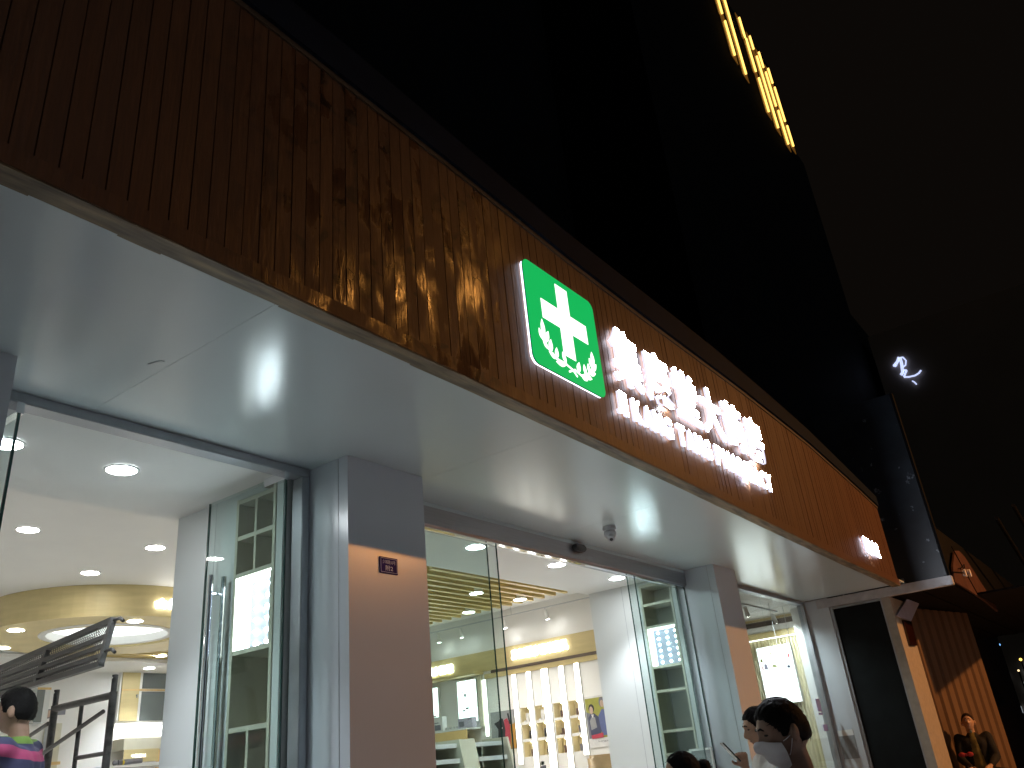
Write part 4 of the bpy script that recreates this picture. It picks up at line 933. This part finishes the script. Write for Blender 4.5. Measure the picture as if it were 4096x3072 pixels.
STRIPM = emit('golden_strip', (1.0, 0.60, 0.13), 2.0)
for x, z0, z1 in STRIPS:
    s_ = MB().box(x-0.075, x+0.075, 11.80, 11.95, z0, z1).build('light_strip', STRIPM, tw)
    MB().box(x-0.75, x+0.75, 11.96, 12.015, z0-0.5, z1+0.1).build('recess_glow', M['amber_soft'], s_)  # glow of the strip on the wall, painted as a faintly emissive panel
of = thing('office_block', (90, 6, GZ), 'dark office block at the far right carrying a white script neon sign', 'building')
MB().box(75.2, 100, -12, 11.4, GZ, 33).build('office_body', M['office'], of)
nn = thing('neon_sign', (75, 9, 28), 'small white brush stroke neon sign high on the dark office block', 'neon sign')
def nstroke(pts, r):
    mb = MB()
    for (a, b) in zip(pts, pts[1:]):
        mb.tube((75.0, a[0], a[1]), (75.0, b[0], b[1]), r*0.62, 6)
    mb.build('stroke', M['neon'], nn)
nstroke([(9.40, 30.10), (9.62, 29.75), (10.02, 29.45), (9.85, 29.35), (9.45, 29.85)], 0.13)
nstroke([(9.38, 30.0), (9.05, 29.95), (8.90, 29.55), (9.05, 29.15), (9.30, 29.05)], 0.10)
nstroke([(9.30, 29.9), (9.32, 29.4), (9.40, 29.0), (9.45, 28.6), (9.66, 28.4)], 0.20)
nstroke([(9.40, 28.8), (9.1, 28.65), (9.3, 28.4), (9.48, 28.15)], 0.13)
nstroke([(9.48, 28.12), (9.1, 28.0), (8.6, 27.95), (8.25, 28.05), (8.0, 28.25)], 0.12)
nstroke([(8.95, 27.55), (8.82, 27.4), (8.70, 27.12)], 0.10)
# small lights along the far street
def far_light(loc, r, c, s, label, name='street_light', cat='street light'):
    t = thing(name, (loc[0], loc[1], GZ), label, cat, 'small lights far down the street')
    MB().sphere(loc, r, 10, 6).build('globe', emit('lamp_glow', c, s), t)
    MB().tube((loc[0]+.06, loc[1], GZ), (loc[0]+.06, loc[1], loc[2]), 0.04, 6).build('post', M['black'], t)
OR = (1.0, 0.55, 0.10)
far_light((60, 8.196, 3.1), .17, OR, 3, 'left one of two big orange street lights at the right edge, beyond the corrugated wall')
far_light((60, 7.952, 3.075), .19, (1, .68, .25), 4, 'right one of two big orange street lights at the right edge, beyond the corrugated wall')
far_light((60, 8.541, 3.118), .06, OR, 3, 'tiny orange street light touching the corrugated wall edge')
far_light((60, 6.358, 3.067), .08, OR, 3, 'single small orange light at the extreme right edge')
far_light((60, 6.663, 2.473), .06, (1, .75, .4), 1.5, 'dim yellowish light below the single one at the extreme right')
for y, z, n in ((8.511, 1.237, 'upper tiny yellow lamp of the left pair above the blue lamps'), (8.43, 1.168, 'lower tiny yellow lamp of the left pair above the blue lamps'), (8.133, 1.252, 'tiny yellow lamp right above the blue lamps')):
    far_light((60, y, z), .045, (1, .85, .3), 1.2, n)
far_light((60, 7.893, 1.262), .05, (1, .35, .2), 1.0, 'tiny reddish lamp right above the blue lamps')
far_light((60, 8.164, 0.906), .07, (.02, .01, 1), 1.6, 'left one of two blue lamps beyond the sitting woman', 'blue_lamp', 'lamp')
far_light((60, 7.931, 0.914), .08, (.02, .01, 1), 1.8, 'right one of two blue lamps beyond the sitting woman', 'blue_lamp', 'lamp')
far_light((60, 7.217, 4.059), .07, (.2, .5, 1), 1.6, 'pale blue lamp above the orange street lights', 'blue_lamp', 'lamp')
far_light((60, 7.935, 0.493), .06, (.6, .6, .6), .8, 'faint white lamp below the two blue lamps')
random.seed(11)
for k in range(22):
    y = random.uniform(5.6, 7.4); z = random.uniform(-0.4, 2.6)
    MB().box(74.9, 75.15, y*1.25, y*1.25+random.uniform(.03, .10), z*1.25, z*1.25+random.uniform(.1, .5)).build('window', emit('window_glint', (.5, .55, .6), random.uniform(.1, .6)), of)

# ------------------------------------------------------------------ people
from mathutils.bvhtree import BVHTree
def ramp(a, b, x):
    t = max(0.0, min(1.0, (x-a)/(b-a))); return t*t*(3-2*t)
HA, HB, HC = 0.076, 0.097, 0.120
def head_point(dv, off=0.0):
    """surface of a head whose face looks along +Y, for a unit direction"""
    x, y, z = dv
    p = Vector((HA*x, HB*y, HC*z))
    if y < 0: p.y *= 1.06
    t = max(0.0, -z)
    p.x *= 1-0.34*t**1.6
    if y > 0: p.y *= 1-0.10*t**2
    else: p.y *= 1-0.55*ramp(0.25, 0.95, t)
    if z > 0: p.x *= 1+0.03*math.sin(z*3.1)
    if y > 0:
        X, Z = p.x, p.z
        g = lambda a, s: math.exp(-(a/s)**2)
        p.y += 0.027*g(X, 0.0115+0.006*ramp(0.02, -0.03, Z))*ramp(0.028, -0.024, Z)*(1-ramp(-0.028, -0.042, Z))   # nose
        p.y += 0.0055*g(Z-0.034, 0.012)*g(X, 0.05)                      # brow
        p.y -= 0.0095*g(Z-0.014, 0.013)*(g(X-0.031, 0.016)+g(X+0.031, 0.016))   # eye sockets
        p.y += 0.005*g(Z+0.012, 0.02)*(g(X-0.045, 0.02)+g(X+0.045, 0.02))      # cheeks
        p.y += 0.0085*g(Z+0.060, 0.009)*g(X, 0.022)+0.0035*g(Z+0.072, 0.007)*g(X, 0.02)
        p.y -= 0.004*g(Z+0.0665, 0.003)*g(X, 0.022)
        p.y += 0.012*g(Z+0.100, 0.018)*g(X, 0.026)                      # chin
    n = Vector((x/HA, y/HB, z/HC)).normalized()
    return p+n*off
def head_grid(mb, T, fn=None, nu=56, nv=44):
    vs = []
    for j in range(nv+1):
        t = math.pi*j/nv
        for i in range(nu):
            a = 2*math.pi*i/nu; d = Vector((math.sin(t)*math.sin(a), math.sin(t)*math.cos(a), math.cos(t)))
            vs.append(T @ head_point(d, fn(d) if fn else 0.0))
    mb.add(vs, [(j*nu+i, (j+1)*nu+i, (j+1)*nu+(i+1) % nu, j*nu+(i+1) % nu) for j in range(nv) for i in range(nu)])
def chain(mb, pts, n=14):
    """tapering limb through (point, radius) joints: cones between spheres"""
    for (p, r) in pts: mb.sphere(p, r, n, 9)
    for (p, r), (q, s) in zip(pts, pts[1:]):
        if (Vector(q)-Vector(p)).length > 1e-5: mb.tube(p, q, r, n, s)
def fuse(mb, name, m, parent, T, voxel, smooth=8, slots=None):
    """one continuous skin over the overlapping pieces"""
    me = bpy.data.meshes.new('tmp'); me.from_pydata([tuple(v) for v in mb.v], [], mb.f)
    bm = bmesh.new(); bm.from_mesh(me); bmesh.ops.recalc_face_normals(bm, faces=bm.faces); bm.to_mesh(me); bm.free()
    o = bpy.data.objects.new('tmp', me); col.objects.link(o)
    r = o.modifiers.new('r', 'REMESH'); r.mode = 'VOXEL'; r.voxel_size = voxel; r.use_smooth_shade = True
    s = o.modifiers.new('s', 'SMOOTH'); s.factor = 0.5; s.iterations = smooth
    dg = bpy.context.evaluated_depsgraph_get(); ev = o.evaluated_get(dg)
    out = MB(); em = ev.to_mesh()
    L = [v.co.copy() for v in em.vertices]; F_ = [tuple(p.vertices) for p in em.polygons]
    ev.to_mesh_clear(); bpy.data.objects.remove(o); bpy.data.meshes.remove(me)
    out.v = [tuple(T @ v) for v in L]; out.f = F_
    out.m = [slots(sum((L[i] for i in q), Vector())/len(q)) if slots else 0 for q in F_]
    return out.build(name, m, parent, smooth=True), L, F_
def rigid(mb, name, m, parent, T, smooth=True):
    mb.v = [tuple(T @ Vector(v)) for v in mb.v]; return mb.build(name, m, parent, smooth=smooth)
def hand(mb, wrist, direction, palm_n, s=1.0, curl=0.5, thumb_side=1):
    """palm and five bent fingers; direction = towards the knuckles, palm_n = out of the palm"""
    d = Vector(direction).normalized(); n = Vector(palm_n); n = (n-d*n.dot(d)).normalized(); sd = d.cross(n)*thumb_side
    w = Vector(wrist)
    chain(mb, [(w, .024*s), (w+d*.045*s+sd*.012*s, .022*s), (w+d*.085*s+sd*.022*s, .016*s)])
    chain(mb, [(w+d*.03*s-sd*.01*s, .020*s), (w+d*.085*s-sd*.022*s, .015*s)])
    for k, l in enumerate((.070, .078, .073, .058)):
        b = w+d*.090*s+sd*(.028-.019*k)*s; e = d
        pts = [(b, .0095*s)]
        for q, (u, rr) in enumerate(((.45, .0088), (.32, .0082), (.23, .0072))):
            e = (e*math.cos(curl*(0.7+.25*q))+n*math.sin(curl*(0.7+.25*q))).normalized(); b = b+e*l*u*s; pts.append((b, rr*s))
        chain(mb, pts, 10)
    b = w+d*.03*s+sd*.028*s; e = (d*.6+sd*.8+n*.25).normalized(); c = b+e*.034*s; e2 = (d*.85+sd*.15+n*.5).normalized()
    chain(mb, [(b, .0125*s), (c, .0105*s), (c+e2*.028*s, .0095*s), (c+e2*.05*s, .008*s)], 10)

def person(label, head_at, rz, dz=0.0, look=(0, 0), lean=0.0, skin='skin', hair='hair', hair_style='short', top='tee', bottom='jeans', ground=GZ, arms=None, standing=False, scale=1.0, head_scale=1.0, top_slots=None, open_jacket=None, voxel=0.007, seat='stool'):
    S = scale
    hl = Vector((0, 0.06+lean, 1.17+dz))                       # head centre in local metres before scaling
    if standing: hl = Vector((0, 0.05, 1.60+dz))
    hw = Vector(head_at)
    RZ = Matrix.Rotation(rz, 4, 'Z')
    base = hw-(RZ @ (hl*S)); base.z = ground
    T = Matrix.Translation(base) @ RZ @ Matrix.Scale(S, 4)
    root = thing('person', base, label, 'person')
    H = Matrix.Translation(hl) @ Matrix.Rotation(R(look[0]), 4, 'Z') @ Matrix.Rotation(R(look[1]), 4, 'X') @ Matrix.Scale(head_scale, 4)
    nk = hl+Vector((0, -0.035, -0.15)); up = nk.z
    if standing:
        pel = Vector((0, 0, .93+dz)); knees = [Vector((s*.10, .02, .50)) for s in (-1, 1)]; ank = [Vector((s*.11, -.02, .09)) for s in (-1, 1)]; hips = [Vector((s*.09, 0, .90+dz)) for s in (-1, 1)]
    else:
        pel = Vector((0, 0, .50+dz)); knees = [Vector((s*.14, .40, .50+dz*.6)) for s in (-1, 1)]; ank = [Vector((s*.14, .36, .09)) for s in (-1, 1)]; hips = [Vector((s*.09, 0, .48+dz)) for s in (-1, 1)]
    if bottom == 'wide': knees = [Vector((s*.36, .34, .50+dz*.6)) for s in (-1, 1)]; ank = [Vector((s*.36, .38, .09)) for s in (-1, 1)]
    sh = [Vector((s*.185, nk.y+.0, up-.055)) for s in (-1, 1)]
    if arms is None: arms = [(Vector((s*.23, .10, up-.32)), Vector((s*.13, .32, up-.42))) for s in (-1, 1)]
    arms = [(Vector(a), Vector(b)) for a, b in arms]
    def torso(mb, g):
        w_ = pel.lerp(nk, .35); c_ = pel.lerp(nk, .72)
        for s in (-1, 1):
            chain(mb, [(pel+Vector((s*.07, 0, 0)), .105+g), (w_+Vector((s*.06, 0, 0)), .095+g), (c_+Vector((s*.075, 0, 0)), .108+g), (sh[0 if s < 0 else 1]+Vector((-s*.03, 0, -.02)), .062+g)])
        chain(mb, [(pel, .11+g), (w_, .10+g), (c_, .115+g), (nk+Vector((0, 0, -.05)), .07+g)])
    def legs(mb, g):
        for k in (0, 1):
            chain(mb, [(hips[k], .088+g), (hips[k].lerp(knees[k], .5), .074+g), (knees[k], .056+g), (knees[k].lerp(ank[k], .35), .052+g), (ank[k], .036+g)])
    b = MB()
    torso(b, 0); legs(b, 0)
    chain(b, [(nk+Vector((0, 0, -.05)), .06), (nk+Vector((0, .0, .03)), .052), (hl+Vector((0, -.022, -.06)), .052)])
    for k, s in ((0, -1), (1, 1)):
        e, wv = arms[k]
        chain(b, [(sh[k], .052), (e, .039), (e.lerp(wv, .35), .037), (wv, .026)])
        hand(b, wv, (wv-e).normalized()+Vector((0, .1, .1)), Vector((-s*.6, .2, -.5)), 1.0, .55, 1 if s < 0 else -1)
        f_ = ank[k]+Vector((0, .14, -.055)); chain(b, [(ank[k]+Vector((0, -.03, -.04)), .04), (f_, .032)])
    head_grid(b, H)
    for s in (-1, 1):
        b.sphere(H @ Vector((s*.087, -.010, -.010)), (.011, .021, .034), 12, 9, Matrix.Rotation(R(look[0]), 3, 'Z') @ Matrix.Rotation(s*-.35, 3, 'Z'))
    fuse(b, 'body', M[skin], root, T, voxel, 3)
    # face details
    for s in (-1, 1):
        mb = MB().sphere(H @ Vector((s*.031, .0815, .013)), (.012, .005, .0036), 12, 8, Matrix.Rotation(R(look[0])-s*.3, 3, 'Z')); rigid(mb, 'eye', M['hair'], root, T)
        mb = MB(); chain(mb, [(H @ head_point(Vector((s*x, 1, z)).normalized(), .001), r_) for x, z, r_ in ((.16, .33, .003), (.33, .37, .0042), (.52, .31, .0025))], 8); rigid(mb, 'eyebrow', M['hair'], root, T)
    mb = MB(); chain(mb, [(H @ head_point(Vector((x, 1, -.52+.05*x*x)).normalized(), -.001), .004-.006*abs(x)) for x in (-.2, -.1, 0, .1, .2)], 8); rigid(mb, 'lips', M['lip'], root, T)
    # hair: one shell that dips under the skin outside the hairline
    def hairline(d):
        az = abs(math.degrees(math.atan2(d.x, d.y)))
        tab = {'short': [(0, .60), (30, .55), (45, .42), (56, .28), (64, .10), (70, -.08), (80, -.10), (90, .02), (100, -.22), (115, -.42), (140, -.46), (180, -.47)],
               'bun': [(0, .66), (30, .58), (50, .40), (65, .2), (80, .1), (95, .0), (110, -.2), (140, -.45), (180, -.5)]}[hair_style]
        return lerp(tab, az)
    def hoff(d):
        k = ramp(-.05, .05, d.z-hairline(d)); nzv = noise.noise(d*9)*.004+noise.noise(d*30)*.002
        return -.014+k*(.014+.007+nzv+(.004*ramp(.2, .9, d.z) if hair_style == 'short' else 0))
    mb = MB(); head_grid(mb, H, hoff, 72, 54)
    rnd = random.Random(len(label))
    for q in range(420 if hair_style == 'short' else 240):
        v = Vector((rnd.gauss(0, 1), rnd.gauss(0, 1), rnd.gauss(.35, 1))).normalized()
        if v.z-hairline(v) < .02: continue
        o_ = hoff(v); p = H @ head_point(v, o_-.004); tip = v+Vector((rnd.uniform(-.12, .12), rnd.uniform(-.05, .2), rnd.uniform(-.16, .05)))
        q_ = H @ head_point(tip.normalized(), o_+rnd.uniform(.001, .006)); mb.tube(p, q_, .0022, 4, .0004, caps=False)
    if hair_style == 'bun':
        c = H @ Vector((0, -.118, .035)); mb.sphere(c, (.042, .036, .042), 18, 12)
        for q in range(60):
            a = rnd.uniform(0, 6.28); bb = rnd.uniform(-1.3, 1.3); v = Vector((math.cos(a)*math.cos(bb), math.sin(a)*math.cos(bb), math.sin(bb)))
            t1 = v.cross(Vector((rnd.random(), rnd.random(), rnd.random()))).normalized()
            mb.tube(c+v*.039, c+(v+t1*.35).normalized()*rnd.uniform(.040, .052), .003, 4, .0005, caps=False)
    rigid(mb, 'hair', M[hair], root, T)
    # clothes
    mb = MB(); torso(mb, .014)
    for k in (0, 1):
        e, wv = arms[k]
        if top in ('tee', 'stripes'): chain(mb, [(sh[k], .068), (sh[k].lerp(e, .75), .062)])
        else: chain(mb, [(sh[k], .070), (e, .055), (e.lerp(wv, .35), .052), (wv.lerp(e, .12), .040)])
    tm = {'tee': M['tee'], 'dark': M['dark_cloth'], 'maroon': M['maroon'], 'cream': M['cream_cloth'], 'stripes': striped_jersey(), 'jacket': [M['dark_cloth'], M['olive_print']]}[top]
    sh_o, L, F_ = fuse(mb, 'jacket' if top in ('jacket', 'cream') else 'shirt', tm, root, T, .009, 5, (lambda p: top_slots(p, up)) if top_slots else None)
    mb = MB(); legs(mb, .012); chain(mb, [(pel+Vector((-.06, 0, -.01)), .112), (pel+Vector((.06, 0, -.01)), .112)])
    fuse(mb, 'trousers', M['jeans'] if bottom != 'wide' else M['dark_cloth'], root, T, .010, 5)
    for k in (0, 1):
        mb = MB(); a = ank[k]; chain(mb, [(a+Vector((0, -.035, -.042)), .047), (a+Vector((0, .06, -.05)), .042), (a+Vector((0, .15, -.058)), .034)])
        rigid(mb, 'shoe', M['black_plastic'], root, T)
    if not standing and seat:
        st = thing('stool', base, seat, 'stool', 'low plastic stools under the seated people')
        h = (.50+dz-.115)*S; mb = MB(); TB = Matrix.Translation(base) @ RZ
        m2 = MB().box(-.15, .15, -.15, .15, h-.03, h); m2.v = [tuple(TB @ Vector(v)) for v in m2.v]; m2.build('seat', M['stool'], st, bevel=.01)
        for i in (-1, 1):
            for j in (-1, 1):
                m2 = MB().bar((i*.13, j*.13, h-.031), (i*.16, j*.16, .0), .03, .03, (0, 1, 0)); m2.v = [tuple(TB @ Vector(v)) for v in m2.v]; m2.build('leg', M['stool'], st)
    return root, T, H, (L, F_)
def striped_jersey():
    m = mat('striped_jersey', (.022, .024, .065), .85, vary=.1, scale=14, bump=.15); nt = m.node_tree; L = nt.links; N = nt.nodes.new
    tc = N('ShaderNodeTexCoord'); sx = N('ShaderNodeSeparateXYZ'); L.new(tc.outputs['Object'], sx.inputs[0])
    q = N('ShaderNodeVectorMath'); q.operation = 'MULTIPLY'; q.inputs[1].default_value = (1, 1, 0); L.new(tc.outputs['Object'], q.inputs[0])
    ln = N('ShaderNodeVectorMath'); ln.operation = 'LENGTH'; L.new(q.outputs[0], ln.inputs[0])
    mm = N('ShaderNodeMath'); mm.operation = 'MULTIPLY_ADD'; mm.inputs[1].default_value = -.24; L.new(ln.outputs['Value'], mm.inputs[0]); L.new(sx.outputs['Z'], mm.inputs[2])
    mr = N('ShaderNodeMapRange'); mr.inputs[1].default_value = 1.0; mr.inputs[2].default_value = 1.5; L.new(mm.outputs[0], mr.inputs[0])
    cr = N('ShaderNodeValToRGB'); cr.color_ramp.interpolation = 'CONSTANT'; e = cr.color_ramp.elements
    e[0].position = 0; e[0].color = (.022, .024, .065, 1); e[1].position = .30; e[1].color = (.36, .40, .42, 1)
    for p, c in ((.38, (.022, .024, .065)), (.60, (.24, .028, .09)), (.715, (.022, .024, .065)), (.81, (.10, .18, .03))):
        k = e.new(p); k.color = (*c, 1)
    L.new(mr.outputs[0], cr.inputs[0]); L.new(cr.outputs[0], nt.nodes['Principled BSDF'].inputs['Base Color'])
    return m
def face_mask(root, T, H, m, z_top, z_bot, spread, drop=0.0, loops=True, name='face_mask'):
    mb = MB(); nu, nv = 22, 16
    for side in (0.006, 0.012):
        for j in range(nv+1):
            for i in range(nu+1):
                u = -1+2*i/nu; v = j/nv; az = u*R(spread)*(1-.10*abs(v-.4)); zt = z_top-.22*abs(u)**1.5; z = zt+(z_bot-zt)*v
                d = Vector((math.sin(az)*math.sqrt(max(0, 1-z*z)), math.cos(az)*math.sqrt(max(0, 1-z*z)), z)).normalized()
                o_ = side+.0022*math.sin(v*22)+.006*math.sin(v*math.pi)*math.exp(-(u/.5)**2)
                mb.v.append(H @ (head_point(d, o_)+Vector((0, .004, drop))))
    n1 = (nu+1)*(nv+1)
    for j in range(nv):
        for i in range(nu):
            a = j*(nu+1)+i; mb.f += [(a, a+1, a+nu+2, a+nu+1), (n1+a, n1+a+nu+1, n1+a+nu+2, n1+a+1)]; mb.m += [0, 0]
    k = rigid(mb, name, m, root, T)
    if loops:
        for s in (-1, 1):
            l = MB()
            for z in (-.18, -.62):
                pts = []
                for q in range(9):
                    az = s*(R(spread)+(R(92)-R(spread))*q/8); zz = z+(-.05-z)*(q/8)**1.4
                    d = Vector((math.sin(az)*math.sqrt(1-zz*zz), math.cos(az)*math.sqrt(1-zz*zz), zz)); pts.append(H @ (head_point(d, .005)))
                l.path(pts, .0016, 5)
            l.v = [tuple(T @ Vector(v)) for v in l.v]; l.build('ear_loop', m, root)
    return k

# man in a white face mask, nearest the camera
r_, T_, H_, _ = person('man with short black hair and white face mask in the foreground', (3.42, 1.245, 0.008), R(42), dz=.06, look=(0, -14), lean=.03, hair_style='short', skin='skin_shaded', top='maroon', seat='red plastic stool under the man in the white face mask')
face_mask(r_, T_, H_, M['mask'], .02, -.96, 66)
# man looking at a phone
hw = Vector((5.43, 2.12, .085)); rz = R(39)
inv = (Matrix.Translation(Vector((hw.x, hw.y, 0))) @ Matrix.Rotation(rz, 4, 'Z')).inverted()
ph = Vector((5.29, 2.285, -.055)); phl = inv @ Vector((ph.x, ph.y, ph.z-GZ)); phl.y += .06
wr = phl+Vector((.03, -.085, -.075)); el = Vector((.24, .12, .83))
r2_, T2_, H2_, tee = person('man in a white printed T-shirt looking down at the phone he holds', tuple(hw), rz, dz=.115, look=(0, -12), skin='skin_lit', top='tee', arms=[(tuple(Vector((-.23, .10, .80))), (-.10, .30, .72)), (tuple(el), tuple(wr))], seat='red plastic stool under the man with the phone')
t = thing('phone', ph, 'dark smartphone held up by the man in the white T-shirt', 'phone')
d = Vector((-.15, .26, .95)).normalized(); c = T2_ @ (phl+Vector((0.0, .0, .02)))
up_ = (T2_.to_3x3() @ Vector((0, .62, .78))).normalized(); sd = (T2_.to_3x3() @ Vector((1, 0, 0))).normalized(); nn_ = sd.cross(up_)
mb = MB(); mb.v = [c+sd*.036*i+up_*.074*j+nn_*.0042*k for k in (-1, 1) for j in (-1, 1) for i in (-1, 1)]
mb.f = [(0, 1, 3, 2), (4, 6, 7, 5), (0, 4, 5, 1), (1, 5, 7, 3), (3, 7, 6, 2), (2, 6, 4, 0)]; mb.m = [0]*6
mb.build('phone_case', M['black_plastic'], t, bevel=.003)
mb = MB(); mb.v = [c+sd*.032*i+up_*.069*j+nn_*(.0047) for j, i in ((-1, -1), (-1, 1), (1, 1), (1, -1))]; mb.f = [(0, 1, 2, 3)]; mb.m = [0]
mb.build('screen', M['black'], t)
bv = BVHTree.FromPolygons(tee[0], tee[1]); mb = MB()
def onshirt(x, z, dd):
    h = bv.ray_cast(Vector((x, 1.0, z)), Vector((0, -1, 0)))
    p = h[0]+Vector((0, .002, 0)) if h[0] is not None else Vector((x, .15, z))
    return T2_ @ p
text_on(mb, 'Homelo', .10, -.06, .965, 1.0, onshirt)
mb.build('shirt_print', M['pink_text'], r2_)
# woman with a bun, only the top of her head in frame
person('woman whose black bun shows at the bottom edge before the sliding glass', (4.40, 2.19, -.125), R(35), dz=-.095, hair_style='bun', top='dark', seat='red plastic stool under the woman with the bun')
# woman sitting by the corrugated wall with a child before her
r4_, T4_, H4_, _ = person('woman in dark open jacket with pale blue mask under her chin by the corrugated wall', (13.85, 2.365, .043), R(98), dz=.055, scale=.97, look=(0, 8), skin='skin_lit', hair='hair_brown', hair_style='bun', top='jacket', bottom='wide', top_slots=lambda p, up: 1 if (abs(p.x+.0) < .035+.10*max(0, up-p.z-.02) and p.y > .02 and abs(p.x) < .085) else 0, seat='stool under the woman by the corrugated wall')
face_mask(r4_, T4_, H4_, M['mask_blue'], -.80, -.99, 62, -.012, False, 'chin_mask')
person('small child in a cream jacket in front of the seated woman', (13.40, 2.435, -.492), R(100), dz=.0, look=(15, -10), skin='skin_lit', hair='hair_brown', top='cream', scale=.52, head_scale=1.25, voxel=.009, seat='small stool under the child in cream')
t = thing('hair_bow', (13.4, 2.43, -.42), 'red bow on top of the child in the cream jacket', 'hair bow')
MB().sphere((13.42, 2.485, -.402), (.03, .045, .03), 12, 8).sphere((13.42, 2.385, -.402), (.03, .045, .03), 12, 8).sphere((13.42, 2.435, -.405), .02, 10, 6).build('bow', M['red_cloth'], t, smooth=True)
# worker inside the left doorway
person('worker in navy, pink and grey striped shirt seen from behind in the left doorway', (2.285, 5.175, .555), R(44), dz=.0, standing=True, ground=FZ, skin='skin_shaded', top='stripes', arms=[((-.26, .22, 1.40), (-.20, .34, 1.66)), ((.20, .16, 1.14), (.10, .34, 1.28))],
       voxel=.007)
